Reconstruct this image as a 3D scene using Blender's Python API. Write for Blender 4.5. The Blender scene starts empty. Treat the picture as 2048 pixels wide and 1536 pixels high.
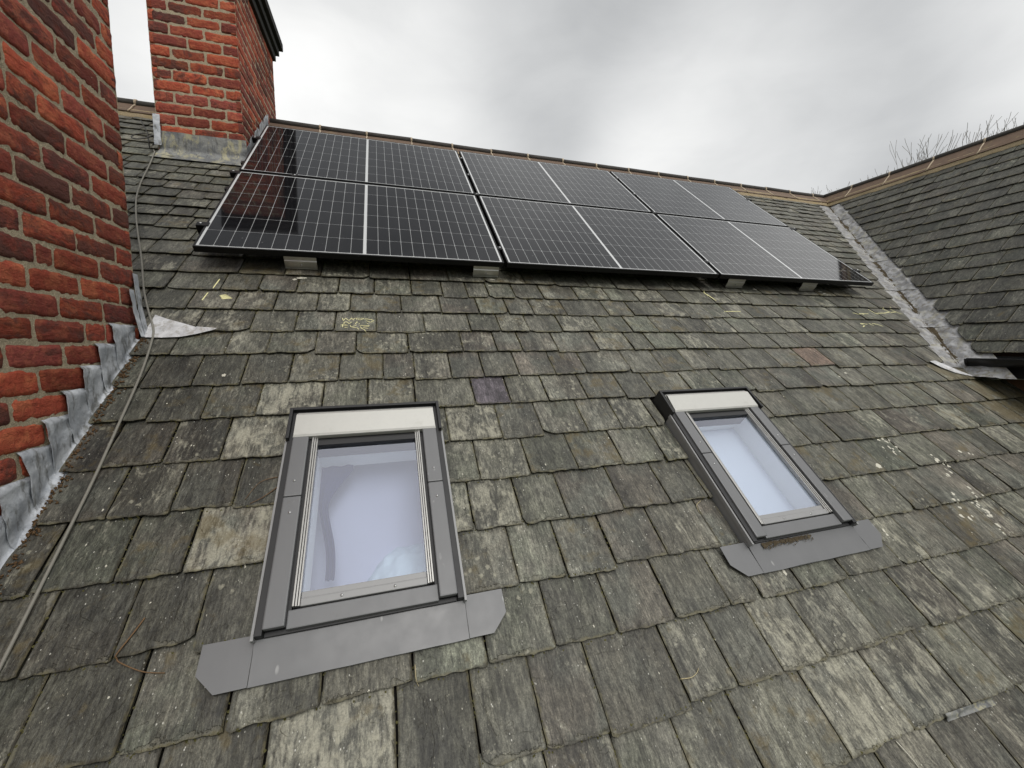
import bpy, math, random
from mathutils import Vector, Matrix, noise
from mathutils.bvhtree import BVHTree

R = math.radians
C = bpy.context.scene.collection
SC = bpy.context.scene

# ---------------------------------------------------------------- camera
cam_data = bpy.data.cameras.new("camera")
cam = bpy.data.objects.new("camera", cam_data); C.objects.link(cam)
cam_data.sensor_width = 36.0
cam_data.lens = 809.079 / 2048 * 36.0
cam_data.clip_start = 0.02; cam_data.clip_end = 2000
PITCH = R(40.5)                                   # main roof pitch
ct, st = math.cos(PITCH), math.sin(PITCH)
ROOF = Matrix(((1, 0, 0), (0, ct, -st), (0, st, ct)))          # roof frame (u, v, n) -> world
RC = Matrix(((0.95581662, -0.22921217, 0.18405537),
             (-0.03534389, -0.71118072, -0.70212021),
             (0.29183113, 0.66459293, -0.6878596)))            # roof frame -> camera (x right, y down, z ahead)
cam_pos = ROOF @ Vector((0.99210383, -2.3902202, 1.30341392))
cw = ROOF @ RC.transposed()
cam.matrix_world = Matrix.Translation(cam_pos) @ Matrix((
    (cw[0][0], -cw[0][1], -cw[0][2]), (cw[1][0], -cw[1][1], -cw[1][2]), (cw[2][0], -cw[2][1], -cw[2][2]))).to_4x4()
SC.camera = cam
SC.view_settings.view_transform = 'Standard'; SC.view_settings.look = 'None'
SC.view_settings.exposure = 0.0; SC.view_settings.gamma = 1.0
SC.render.resolution_x = 1024; SC.render.resolution_y = 768

# ---------------------------------------------------------------- sky: overcast over a Nishita base
SUN_EL, SUN_AZ = R(52), R(170)                    # azimuth clockwise from +Y
W = bpy.data.worlds.new("World"); SC.world = W; W.use_nodes = True
wt = W.node_tree; wt.nodes.clear()
def wn(t, **k):
    n = wt.nodes.new(t)
    for a, b in k.items(): setattr(n, a, b)
    return n
def wl(a, b): wt.links.new(a, b)
out = wn('ShaderNodeOutputWorld'); bg = wn('ShaderNodeBackground'); wl(bg.outputs[0], out.inputs[0])
sky = wn('ShaderNodeTexSky', sky_type='NISHITA', sun_disc=False, sun_elevation=SUN_EL, sun_rotation=SUN_AZ)
sky_s = wn('ShaderNodeVectorMath', operation='SCALE'); sky_s.inputs[3].default_value = 0.10
wl(sky.outputs[0], sky_s.inputs[0])
tc = wn('ShaderNodeTexCoord')
def w_noise(scale, detail, rough, off, stretch=(1, 1, 2.2), dist=0.0):
    m = wn('ShaderNodeMapping'); m.inputs[1].default_value = off; m.inputs[3].default_value = stretch
    wl(tc.outputs['Generated'], m.inputs[0])
    n = wn('ShaderNodeTexNoise'); n.inputs['Scale'].default_value = scale; n.inputs['Detail'].default_value = detail
    n.inputs['Roughness'].default_value = rough; n.inputs['Distortion'].default_value = dist
    wl(m.outputs[0], n.inputs['Vector']); return n.outputs['Fac']
def w_math(op, a, b=None, c=None, clamp=False):
    m = wn('ShaderNodeMath', operation=op); m.use_clamp = clamp
    for i, x in enumerate((a, b, c)):
        if x is None: continue
        if isinstance(x, (int, float)): m.inputs[i].default_value = x
        else: wl(x, m.inputs[i])
    return m.outputs[0]
def w_lobe(d, lo, hi):                             # a broad bright or dark patch of cloudy sky around a direction
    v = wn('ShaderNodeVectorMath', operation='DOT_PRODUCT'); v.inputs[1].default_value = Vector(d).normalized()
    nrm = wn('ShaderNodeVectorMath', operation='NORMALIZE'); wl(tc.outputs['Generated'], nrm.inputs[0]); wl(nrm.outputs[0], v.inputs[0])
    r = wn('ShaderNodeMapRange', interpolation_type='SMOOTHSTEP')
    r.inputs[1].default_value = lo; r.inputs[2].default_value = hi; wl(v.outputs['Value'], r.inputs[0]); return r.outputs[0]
def px_dir(x, y):
    return cw @ Vector(((x - 1024) / 809.079, (y - 768) / 809.079, 1.0))
big = w_noise(1.7, 5, 0.52, (3.1, 0.4, 0.2), dist=0.35)
fine = w_noise(5.0, 6, 0.55, (1.0, 2.0, 0.0), dist=0.5)
lum = w_math('MULTIPLY_ADD', big, 0.46, 0.37)
lum = w_math('MULTIPLY_ADD', fine, 0.20, lum)
lum = w_math('MULTIPLY_ADD', w_lobe(px_dir(1430, 300), 0.955, 0.999), 0.30, lum)
lum = w_math('MULTIPLY_ADD', w_lobe(px_dir(700, 230), 0.93, 1.0), 0.20, lum)
lum = w_math('MULTIPLY_ADD', w_lobe(px_dir(260, 60), 0.93, 0.999), 0.22, lum)
lum = w_math('MULTIPLY_ADD', w_lobe(px_dir(1130, 20), 0.955, 1.0), -0.10, lum)
lum = w_math('MULTIPLY_ADD', w_lobe(px_dir(1800, 120), 0.90, 1.0), -0.17, lum)
lum = w_math('MULTIPLY_ADD', w_lobe((-.22, .48, .85), 0.86, 0.99), -0.36, lum)  # unseen sky darkened so the chimney-end panels reflect less
lum = w_math('MULTIPLY_ADD', w_lobe((0, -.38, .92), 0.70, 0.985), 1.25, lum)  # unseen sky overhead brightened to light the slates and skylight glass
lum = w_math('MULTIPLY_ADD', w_lobe((.86, -.12, .50), 0.80, 0.98), 0.55, lum)  # unseen sky to the right brightened for the valley-end panel reflections
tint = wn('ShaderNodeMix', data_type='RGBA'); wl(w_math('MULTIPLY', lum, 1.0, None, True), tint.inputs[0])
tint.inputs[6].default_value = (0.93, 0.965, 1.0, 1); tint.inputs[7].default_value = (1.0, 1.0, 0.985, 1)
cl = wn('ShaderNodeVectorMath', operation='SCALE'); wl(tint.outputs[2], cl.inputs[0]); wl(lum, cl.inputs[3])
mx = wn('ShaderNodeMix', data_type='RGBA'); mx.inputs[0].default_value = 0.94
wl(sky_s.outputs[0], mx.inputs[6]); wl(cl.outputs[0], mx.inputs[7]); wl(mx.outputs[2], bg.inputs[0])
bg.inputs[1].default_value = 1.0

sun_d = bpy.data.lights.new("sun", 'SUN'); sun_d.energy = 1.3; sun_d.angle = R(24); sun_d.color = (1.0, 0.965, 0.92)
sun = bpy.data.objects.new("sun", sun_d); C.objects.link(sun)
sdir = Vector((math.sin(SUN_AZ) * math.cos(SUN_EL), math.cos(SUN_AZ) * math.cos(SUN_EL), math.sin(SUN_EL)))
sun.rotation_euler = sdir.to_track_quat('Z', 'Y').to_euler(); sun.location = sdir * 30

# ---------------------------------------------------------------- frames
SLATE_N = -0.14                                    # slate surface lies 14 cm below the panel glass
def RW(u, v, n=0.0):                               # n measured from the slate surface
    return ROOF @ Vector((u, v, SLATE_N + n))
M_MAIN = Matrix.Translation(ROOF @ Vector((0, 0, SLATE_N))) @ ROOF.to_4x4()
AX, AY, AZ = 7.58, 2.159, 1.66                     # where the two ridges meet
WP = R(46.5); cwp, swp = math.cos(WP), math.sin(WP)
WING = Matrix(((0, cwp, -swp), (-1, 0, 0), (0, swp, cwp)))     # along courses (-Y), up slope, normal
M_WING = Matrix.Translation((AX, AY, AZ)) @ WING.to_4x4()
V_RIDGE = 2.72
VK = 0.81                                          # valley: dX / dY
def valley_x(y): return AX - VK * (AY - y)
def v_to_y(v): return ct * v + 0.0909
EAVE_V = -4.55

# ---------------------------------------------------------------- helpers
class MB:
    def __init__(s): s.v = []; s.f = []; s.c = {}; s.uv = {}; s.uv2 = {}; s.sm = set()
    def add(s, pts, faces, col=None, uv=None, uv2=None, smooth=False):
        b = len(s.v); s.v.extend([tuple(p) for p in pts])
        for f in faces:
            if smooth: s.sm.add(len(s.f))
            s.f.append(tuple(i + b for i in f))
        for i in range(len(pts)):
            if col is not None: s.c[b + i] = col if not isinstance(col, list) else col[i]
            if uv is not None: s.uv[b + i] = uv[i]
            if uv2 is not None: s.uv2[b + i] = uv2 if isinstance(uv2, tuple) else uv2[i]
    def box(s, x0, x1, y0, y1, z0, z1, mat=None, bev=0.0, col=None):
        if bev > 0:
            b = min(bev, (x1 - x0) * .45, (y1 - y0) * .45, (z1 - z0) * .45)
            bm = bmesh_box(x0, x1, y0, y1, z0, z1, b)
            pts, fs = bm
        else:
            pts = [Vector((x, y, z)) for z in (z0, z1) for y in (y0, y1) for x in (x0, x1)]
            fs = [(0, 2, 3, 1), (4, 5, 7, 6), (0, 1, 5, 4), (2, 6, 7, 3), (0, 4, 6, 2), (1, 3, 7, 5)]
        if mat is not None: pts = [mat @ Vector(p) for p in pts]
        s.add(pts, fs, col)
    def tube(s, path, rad, sides=6, col=None, cap=True):
        path = [Vector(p) for p in path]; n = len(path)
        rads = rad if isinstance(rad, (list, tuple)) else [rad] * n
        ref = Vector((0.13, 0.27, 1)).normalized(); pts = []
        for i, p in enumerate(path):
            d = (path[min(i + 1, n - 1)] - path[max(i - 1, 0)])
            d = d.normalized() if d.length > 1e-9 else Vector((0, 0, 1))
            a = d.cross(ref); a = a.normalized() if a.length > 1e-4 else d.orthogonal().normalized()
            b = d.cross(a)
            for k in range(sides):
                t = 2 * math.pi * k / sides
                pts.append(p + (a * math.cos(t) + b * math.sin(t)) * rads[i])
        fs = []
        for i in range(n - 1):
            for k in range(sides):
                k2 = (k + 1) % sides
                fs.append((i * sides + k, i * sides + k2, (i + 1) * sides + k2, (i + 1) * sides + k))
        if cap:
            fs.append(tuple(range(sides))[::-1]); fs.append(tuple((n - 1) * sides + k for k in range(sides)))
        s.add(pts, fs, col, smooth=True)
    def grid(s, fn, nu, nv, col=None, smooth=True, flip=False):
        pts = [fn(i / nu, j / nv) for j in range(nv + 1) for i in range(nu + 1)]
        w = nu + 1
        fs = [(j * w + i, j * w + i + 1, (j + 1) * w + i + 1, (j + 1) * w + i) for j in range(nv) for i in range(nu)]
        if flip: fs = [f[::-1] for f in fs]
        s.add(pts, fs, col, smooth=smooth)
    def sheet(s, fn, nu, nv, th, smooth=True):      # a grid with thickness th(normal supplied by fn2)
        s.grid(lambda a, b: fn(a, b, th), nu, nv, smooth=smooth)
        s.grid(lambda a, b: fn(a, b, 0.0), nu, nv, smooth=smooth, flip=True)
        for (fa, m) in ((lambda t, h: fn(t, 0, h), nu), (lambda t, h: fn(1 - t, 1, h), nu), (lambda t, h: fn(1, t, h), nv), (lambda t, h: fn(0, 1 - t, h), nv)):
            s.grid(lambda a, b: fa(a, b * th), m, 1, smooth=False)
    def prism(s, poly, z0, z1, mat=None, col=None, bev=0.0):   # polygon (ccw) in local xy, extruded
        n = len(poly)
        pts = [Vector((x, y, z0)) for x, y in poly] + [Vector((x, y, z1)) for x, y in poly]
        fs = [tuple(range(n))[::-1], tuple(range(n, 2 * n))] + [(i, (i + 1) % n, n + (i + 1) % n, n + i) for i in range(n)]
        if mat is not None: pts = [mat @ p for p in pts]
        s.add(pts, fs, col)
    def build(s, name, mat, parent=None, mw=None):
        me = bpy.data.meshes.new(name); me.from_pydata(s.v, [], s.f)
        if s.sm and len(s.sm) < len(s.f):
            fl = [i in s.sm for i in range(len(s.f))]; me.polygons.foreach_set('use_smooth', fl)
        elif s.sm: me.polygons.foreach_set('use_smooth', [True] * len(s.f))
        if s.c:
            at = me.attributes.new('tone', 'FLOAT_COLOR', 'POINT'); buf = []
            for i in range(len(s.v)): buf.extend(s.c.get(i, (1, .5, 0, 0)))
            at.data.foreach_set('color', buf)
        for nm, d in (('UVMap', s.uv), ('UVSize', s.uv2)):
            if d:
                l = me.uv_layers.new(name=nm); buf = []
                for lp in me.loops: buf.extend(d.get(lp.vertex_index, (0, 0)))
                l.data.foreach_set('uv', buf)
        me.materials.append(mat); me.update()
        o = bpy.data.objects.new(name, me); C.objects.link(o)
        if parent is not None: o.parent = parent
        if mw is not None: o.matrix_local = mw
        return o
def bmesh_box(x0, x1, y0, y1, z0, z1, b):
    import bmesh
    bm = bmesh.new(); bmesh.ops.create_cube(bm, size=1)
    for v in bm.verts:
        v.co = Vector(((x0 + x1) / 2 + v.co.x * (x1 - x0), (y0 + y1) / 2 + v.co.y * (y1 - y0), (z0 + z1) / 2 + v.co.z * (z1 - z0)))
    bmesh.ops.bevel(bm, geom=list(bm.edges), offset=b, segments=2, affect='EDGES', profile=0.6)
    bm.verts.index_update()
    r = ([v.co.copy() for v in bm.verts], [tuple(v.index for v in f.verts) for f in bm.faces]); bm.free(); return r
def tag(o, label=None, cat=None, group=None, kind=None):
    if label: o['label'] = label
    if cat: o['category'] = cat
    if group: o['group'] = group
    if kind: o['kind'] = kind
    return o
def thing(name, label, cat, mw=None, group=None):
    o = bpy.data.objects.new(name, None); C.objects.link(o); o.empty_display_size = 0.1
    if mw is not None: o.matrix_world = mw
    return tag(o, label, cat, group)
def MT(x, y, z): return Matrix.Translation((x, y, z))

# ---------------------------------------------------------------- materials
class Mat:
    def __init__(s, name, rough=0.6, metal=0.0, spec=0.5, col=(.5, .5, .5)):
        s.m = bpy.data.materials.new(name); s.m.use_nodes = True; s.t = s.m.node_tree
        s.b = s.t.nodes['Principled BSDF']; s.b.inputs['Roughness'].default_value = rough
        s.b.inputs['Metallic'].default_value = metal; s.b.inputs['Specular IOR Level'].default_value = spec
        s.b.inputs['Base Color'].default_value = (*col, 1)
        s.tc = s.n('ShaderNodeTexCoord')
    def n(s, t, **k):
        n = s.t.nodes.new(t)
        for a, b in k.items(): setattr(n, a, b)
        return n
    def put(s, x, sock):
        if isinstance(x, (int, float)): sock.default_value = x
        elif isinstance(x, tuple): sock.default_value = (*x, 1) if len(x) == 3 and sock.type == 'RGBA' else x
        else: s.t.links.new(x, sock)
    def math(s, op, a, b=None, c=None, clamp=False):
        m = s.n('ShaderNodeMath', operation=op); m.use_clamp = clamp
        for i, x in enumerate((a, b, c)):
            if x is not None: s.put(x, m.inputs[i])
        return m.outputs[0]
    def mapping(s, vec, scale=(1, 1, 1), off=(0, 0, 0)):
        m = s.n('ShaderNodeMapping'); s.put(vec, m.inputs[0]); m.inputs[1].default_value = off; m.inputs[3].default_value = scale
        return m.outputs[0]
    def noise(s, vec, scale, detail=3, rough=.55, dist=0.0):
        n = s.n('ShaderNodeTexNoise'); s.put(vec, n.inputs['Vector']); n.inputs['Scale'].default_value = scale
        n.inputs['Detail'].default_value = detail; n.inputs['Roughness'].default_value = rough; n.inputs['Distortion'].default_value = dist
        return n.outputs['Fac']
    def voro(s, vec, scale, feature='F1', rnd=1.0):
        n = s.n('ShaderNodeTexVoronoi', feature=feature); s.put(vec, n.inputs['Vector']); n.inputs['Scale'].default_value = scale
        n.inputs['Randomness'].default_value = rnd; return n.outputs['Distance']
    def ss(s, x, a, b, lo=0.0, hi=1.0):
        r = s.n('ShaderNodeMapRange', interpolation_type='SMOOTHSTEP'); s.put(x, r.inputs[0])
        for i, q in zip((1, 2, 3, 4), (a, b, lo, hi)): s.put(q, r.inputs[i])
        return r.outputs[0]
    def mix(s, f, a, b, mode='MIX'):
        m = s.n('ShaderNodeMix', data_type='RGBA', blend_type=mode); s.put(f, m.inputs[0]); s.put(a, m.inputs[6]); s.put(b, m.inputs[7])
        return m.outputs[2]
    def bump(s, h, dist=0.002, strength=1.0):
        b = s.n('ShaderNodeBump'); b.inputs['Strength'].default_value = strength; b.inputs['Distance'].default_value = dist
        s.put(h, b.inputs['Height']); s.t.links.new(b.outputs[0], s.b.inputs['Normal'])
    def col(s, x): s.put(x, s.b.inputs['Base Color'])
    def rough(s, x): s.put(x, s.b.inputs['Roughness'])
    def attr(s, name='tone'):
        a = s.n('ShaderNodeAttribute', attribute_name=name); sp = s.n('ShaderNodeSeparateColor'); s.t.links.new(a.outputs['Color'], sp.inputs[0])
        return sp.outputs[0], sp.outputs[1], sp.outputs[2], a.outputs['Alpha']
    def uv(s, name):
        u = s.n('ShaderNodeUVMap', uv_map=name); sp = s.n('ShaderNodeSeparateXYZ'); s.t.links.new(u.outputs[0], sp.inputs[0]); return sp.outputs[0], sp.outputs[1]

def slate_material(name='weathered_slate', single=None):
    m = Mat(name, rough=.62, spec=.42)
    br, hue, lich, och = m.attr()
    ux, uy = m.uv('UVMap'); sw, seed = m.uv('UVSize')
    obj = m.tc.outputs['Object']
    cmb = m.n('ShaderNodeCombineXYZ'); m.put(m.math('MULTIPLY', seed, 7.3), cmb.inputs[0]); m.put(m.math('MULTIPLY', seed, 3.1), cmb.inputs[1]); m.put(m.math('MULTIPLY', seed, 5.7), cmb.inputs[2])
    va = m.n('ShaderNodeVectorMath', operation='ADD'); m.put(obj, va.inputs[0]); m.put(cmb.outputs[0], va.inputs[1]); P = va.outputs[0]
    fib = m.noise(m.mapping(P, (1, .16, 1)), 95, 4, .65)
    fib2 = m.noise(m.mapping(P, (1, .30, 1)), 26, 4, .6, .4)
    blot = m.noise(m.mapping(P, (1, .6, 1)), 9, 5, .6, .5)
    grain = m.noise(P, 420, 2, .7)
    base = m.mix(hue, (.098, .103, .078), (.108, .094, .076))
    base = m.mix(m.ss(m.noise(P, 4.5, 3, .6), .40, .64), base, m.mix(hue, (.118, .112, .090), (.094, .097, .080)))
    if single: base = m.mix(m.noise(P, 18, 3, .6), tuple(x * .85 for x in single), tuple(x * 1.15 for x in single))
    spl = m.math('SUBTRACT', ux, m.math('MULTIPLY', sw, m.math('MULTIPLY_ADD', m.math('FRACT', m.math('MULTIPLY', seed, 13.7)), .7, .15)))
    spl = m.ss(m.math('ADD', spl, m.math('MULTIPLY_ADD', m.noise(m.mapping(P, (1, .25, 1)), 40, 4, .65), .06, -.03)), -.014, .016)
    lr = m.math('FRACT', m.math('MULTIPLY', seed, 5.31))
    zone = m.math('MULTIPLY_ADD', m.math('MULTIPLY', m.math('SUBTRACT', spl, .5), m.math('SUBTRACT', lr, .5)), 1.15, 1.0)
    grit = m.noise(P, 170, 3, .75); mot = m.noise(m.mapping(P, (1, .7, 1)), 52, 4, .7)
    k = m.math('MULTIPLY', m.math('MULTIPLY', br, zone), m.math('MULTIPLY_ADD', blot, 1.3, .36))
    k = m.math('MULTIPLY', k, m.math('MULTIPLY_ADD', fib, 2.5, -.24))
    k = m.math('MULTIPLY', k, m.math('MULTIPLY_ADD', fib2, 1.6, .21))
    k = m.math('MULTIPLY', k, m.math('MULTIPLY_ADD', grain, 1.3, .36))
    k = m.math('MULTIPLY', k, m.math('MULTIPLY_ADD', grit, 1.9, .08))
    k = m.math('MULTIPLY', k, m.ss(mot, .30, .62, .80, 1.16))
    k = m.math('MULTIPLY', k, m.ss(m.noise(m.mapping(P, (1, .45, 1)), 15, 5, .68, .7), .36, .52, .72, 1.04))
    k = m.math('MULTIPLY', k, m.math('MULTIPLY_ADD', m.noise(m.mapping(P, (1, .2, 1)), 230, 3, .7), 2.2, -.1))
    sc = m.n('ShaderNodeVectorMath', operation='SCALE'); m.put(base, sc.inputs[0]); m.put(k, sc.inputs[3]); c = sc.outputs[0]
    # pale crustose lichen bloom, streaked down the slate
    bloom = m.ss(m.math('ADD', m.math('MULTIPLY_ADD', fib, .35, m.noise(m.mapping(P, (1, .55, 1)), 19, 6, .72, .6)), m.math('MULTIPLY', lich, .23)), .85, 1.06)
    c = m.mix(m.math('MULTIPLY', bloom, m.math('MULTIPLY_ADD', grit, 1.5, -.1)), c, (.36, .345, .27))
    # round lichen spots
    vd = m.math('ADD', m.voro(P, 34), m.math('MULTIPLY_ADD', m.noise(P, 90, 4, .7), .9, -.45))
    gate = m.ss(m.math('ADD', m.noise(P, 7, 2), m.math('MULTIPLY', lich, .20)), .69, .78)
    spot = m.math('MULTIPLY', m.ss(vd, .34, .17), gate)
    c = m.mix(m.math('MULTIPLY', spot, .62), c, (.34, .325, .25))
    # small white flecks
    fl = m.math('MULTIPLY', m.ss(m.voro(m.mapping(P, (1, .65, 1)), 85), .17, .09), m.ss(m.noise(P, 15, 2), .54, .64))
    c = m.mix(m.math('MULTIPLY', fl, .8), c, (.58, .57, .51))
    nd = m.math('MULTIPLY', m.ss(m.voro(m.mapping(P, (1, .33, 1)), 210), .20, .10), m.ss(m.math('ADD', m.noise(P, 24, 3, .6), m.math('MULTIPLY', lich, .08)), .54, .66))
    c = m.mix(m.math('MULTIPLY', nd, .6), c, (.42, .40, .31))
    # ochre algae
    om = m.ss(m.math('ADD', m.noise(P, 11, 4, .65), m.math('MULTIPLY', och, .20)), .66, .82)
    c = m.mix(m.math('MULTIPLY', om, .5), c, (.110, .080, .026))
    # flaked, broken tail where the layers show
    fk = m.math('ADD', uy, m.math('MULTIPLY_ADD', m.noise(m.mapping(P, (1, .8, 1)), 34, 5, .7), .075, -.0375))
    fkm = m.ss(fk, .0125, .0085)
    fkm = m.math('MULTIPLY', fkm, m.ss(m.noise(P, 8, 2), .47, .56))
    c = m.mix(m.math('MULTIPLY', fkm, m.math('MULTIPLY_ADD', grit, .8, .0)), c, (.150, .140, .105))
    # moss and dirt packed along the broken edges
    ed = m.math('MINIMUM', m.math('MINIMUM', ux, m.math('SUBTRACT', sw, ux)), uy)
    en = m.math('ADD', ed, m.math('MULTIPLY_ADD', m.noise(P, 55, 4, .7), .030, -.0145))
    c = m.mix(m.math('MULTIPLY', m.ss(en, .0085, .001), .70), c, m.mix(m.ss(m.noise(P, 16, 3), .42, .58), (.040, .036, .025), (.125, .112, .062)))
    m.col(c)
    m.rough(m.math('MULTIPLY_ADD', blot, .3, .44))
    h = m.math('ADD', m.math('MULTIPLY', fib2, 1.0), m.math('MULTIPLY', fib, .45))
    h = m.math('ADD', h, m.math('MULTIPLY', m.noise(m.mapping(P, (1, .7, 1)), 14, 6, .62, .8), 1.3))
    h = m.math('ADD', h, m.math('MULTIPLY', grain, .14))
    lay = m.math('FRACT', m.math('MULTIPLY', m.noise(m.mapping(P, (1, .8, 1)), 6, 4, .6, .6), 6.0))
    h = m.math('ADD', h, m.math('MULTIPLY', m.ss(lay, .0, .12), .30)); h = m.math('SUBTRACT', h, m.math('MULTIPLY', fkm, .7))
    m.bump(h, .0042, 1.0)
    return m.m

def brick_material():
    m = Mat('worn_red_brick', rough=.85, spec=.25)
    br, hue, dark, seed = m.attr()
    obj = m.tc.outputs['Object']
    cmb = m.n('ShaderNodeCombineXYZ'); m.put(m.math('MULTIPLY', seed, 9.0), cmb.inputs[0]); m.put(m.math('MULTIPLY', seed, 4.0), cmb.inputs[2])
    va = m.n('ShaderNodeVectorMath', operation='ADD'); m.put(obj, va.inputs[0]); m.put(cmb.outputs[0], va.inputs[1]); P = va.outputs[0]
    n1 = m.noise(P, 16, 5, .65, .6); n2 = m.noise(m.mapping(P, (1, 1, 2.2)), 45, 4, .65); g = m.noise(P, 330, 2, .7)
    c = m.mix(hue, (.345, .066, .034), (.220, .050, .040))
    c = m.mix(m.ss(n1, .42, .68), c, m.mix(hue, (.47, .135, .062), (.32, .092, .058)))
    k = m.math('MULTIPLY', br, m.math('MULTIPLY', m.math('MULTIPLY_ADD', n2, .9, .55), m.math('MULTIPLY_ADD', g, .7, .65)))
    sc = m.n('ShaderNodeVectorMath', operation='SCALE'); m.put(c, sc.inputs[0]); m.put(k, sc.inputs[3]); c = sc.outputs[0]
    sm = m.ss(m.math('ADD', m.noise(m.mapping(P, (1, .55, 1)), 11, 6, .74, 1.0), m.math('MULTIPLY', dark, .26)), .60, .76)
    c = m.mix(m.math('MULTIPLY', sm, .78), c, (.085, .040, .032))
    pale = m.ss(m.math('SUBTRACT', m.noise(P, 24, 5, .72, .6), m.math('MULTIPLY', dark, .1)), .64, .74)
    c = m.mix(m.math('MULTIPLY', pale, .62), c, (.55, .27, .16))
    fk = m.math('MULTIPLY', m.ss(m.voro(P, 110), .16, .08), m.ss(m.noise(P, 18, 2), .56, .66))
    c = m.mix(fk, c, (.05, .035, .03))
    m.col(c)
    h = m.math('ADD', m.math('MULTIPLY', m.noise(P, 60, 5, .7), 1.0), m.math('MULTIPLY', m.noise(m.mapping(P, (1, .6, 1.6)), 22, 4, .6, .8), 1.2))
    h = m.math('ADD', h, m.math('MULTIPLY', g, .3)); m.bump(h, .010, 1.0); return m.m

def mortar_material(name='sandy_mortar', a=(.48, .405, .285), b=(.28, .235, .165), yellow=False):
    m = Mat(name, rough=.95, spec=.15); P = m.tc.outputs['Object']
    c = m.mix(m.noise(P, 30, 5, .7), b, a)
    c = m.mix(m.ss(m.noise(P, 260, 2, .7), .45, .7), c, tuple(x * 1.35 for x in a))
    if yellow: c = m.mix(m.math('MULTIPLY', m.ss(m.noise(P, 7, 4, .6), .46, .66), .50), c, (.34, .27, .14))
    c = m.mix(m.math('MULTIPLY', m.ss(m.noise(P, 14, 4, .6), .6, .75), .6), c, (.085, .08, .055))
    m.col(c); m.bump(m.math('ADD', m.noise(P, 90, 5, .75), m.math('MULTIPLY', m.noise(P, 300, 3, .7), .5)), .008, 1.0); return m.m

def lead_material(name, a, b, stain, rough=.5, metal=.25, yell=0.0, st=(1, 1, .35)):
    m = Mat(name, rough=rough, metal=metal, spec=.4); P = m.tc.outputs['Object']
    n = m.noise(P, 11, 5, .62, .6); n2 = m.noise(m.mapping(P, st), 38, 4, .6)
    c = m.mix(m.ss(n, .36, .66), a, b)
    c = m.mix(m.math('MULTIPLY', m.ss(n2, .50, .68), .8), c, stain)
    c = m.mix(m.math('MULTIPLY', m.ss(m.noise(P, 90, 4, .7), .60, .72), .5), c, tuple(x * .45 for x in a))
    c = m.mix(m.math('MULTIPLY', m.ss(m.noise(P, 150, 3, .7), .64, .72), .6), c, (.62, .62, .6))
    if yell: c = m.mix(m.math('MULTIPLY', m.ss(m.noise(m.mapping(P, (1, 1, .5)), 13, 5, .7, .5), .50, .62), yell), c, (.40, .37, .23))
    m.col(c); m.rough(m.math('MULTIPLY_ADD', n, .35, rough - .12))
    m.bump(m.math('ADD', m.noise(P, 16, 3, .55), m.math('MULTIPLY', m.noise(P, 70, 4, .6), .35)), .008, .8); return m.m

def plain(name, col, rough=.5, metal=0.0, spec=.5, var=.15, scale=30, bump=0.0, dirt=None, dirt_amt=.5):
    m = Mat(name, rough=rough, metal=metal, spec=spec); P = m.tc.outputs['Object']
    n = m.noise(P, scale, 4, .6)
    c = m.mix(n, tuple(x * (1 - var) for x in col), tuple(x * (1 + var) for x in col))
    if dirt: c = m.mix(m.math('MULTIPLY', m.ss(m.noise(m.mapping(P, (1, .6, 1)), scale * .7, 6, .7, .4), .56, .74), dirt_amt), c, dirt)
    m.col(c); m.rough(m.math('MULTIPLY_ADD', n, .2, max(.03, rough - .1)))
    if bump: m.bump(m.noise(P, scale * 3, 4, .65), bump, .8)
    return m.m

def coated_metal():
    m = Mat('grey_coated_aluminium', rough=.42, metal=.0, spec=.5); P = m.tc.outputs['Object']
    c = m.mix(m.noise(m.mapping(P, (1, .25, 1)), 12, 4, .6), (.118, .120, .124), (.150, .151, .154))
    fl = m.math('MULTIPLY', m.ss(m.voro(m.mapping(P, (1, .4, 1)), 34), .20, .10), m.ss(m.noise(P, 9, 3), .52, .66))
    c = m.mix(m.math('MULTIPLY', fl, .55), c, (.42, .42, .41))
    c = m.mix(m.math('MULTIPLY', m.ss(m.noise(P, 22, 5, .7), .62, .78), .28), c, (.10, .092, .078))
    m.col(c); m.rough(m.math('MULTIPLY_ADD', m.noise(P, 18, 3), .25, .30)); return m.m

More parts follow.
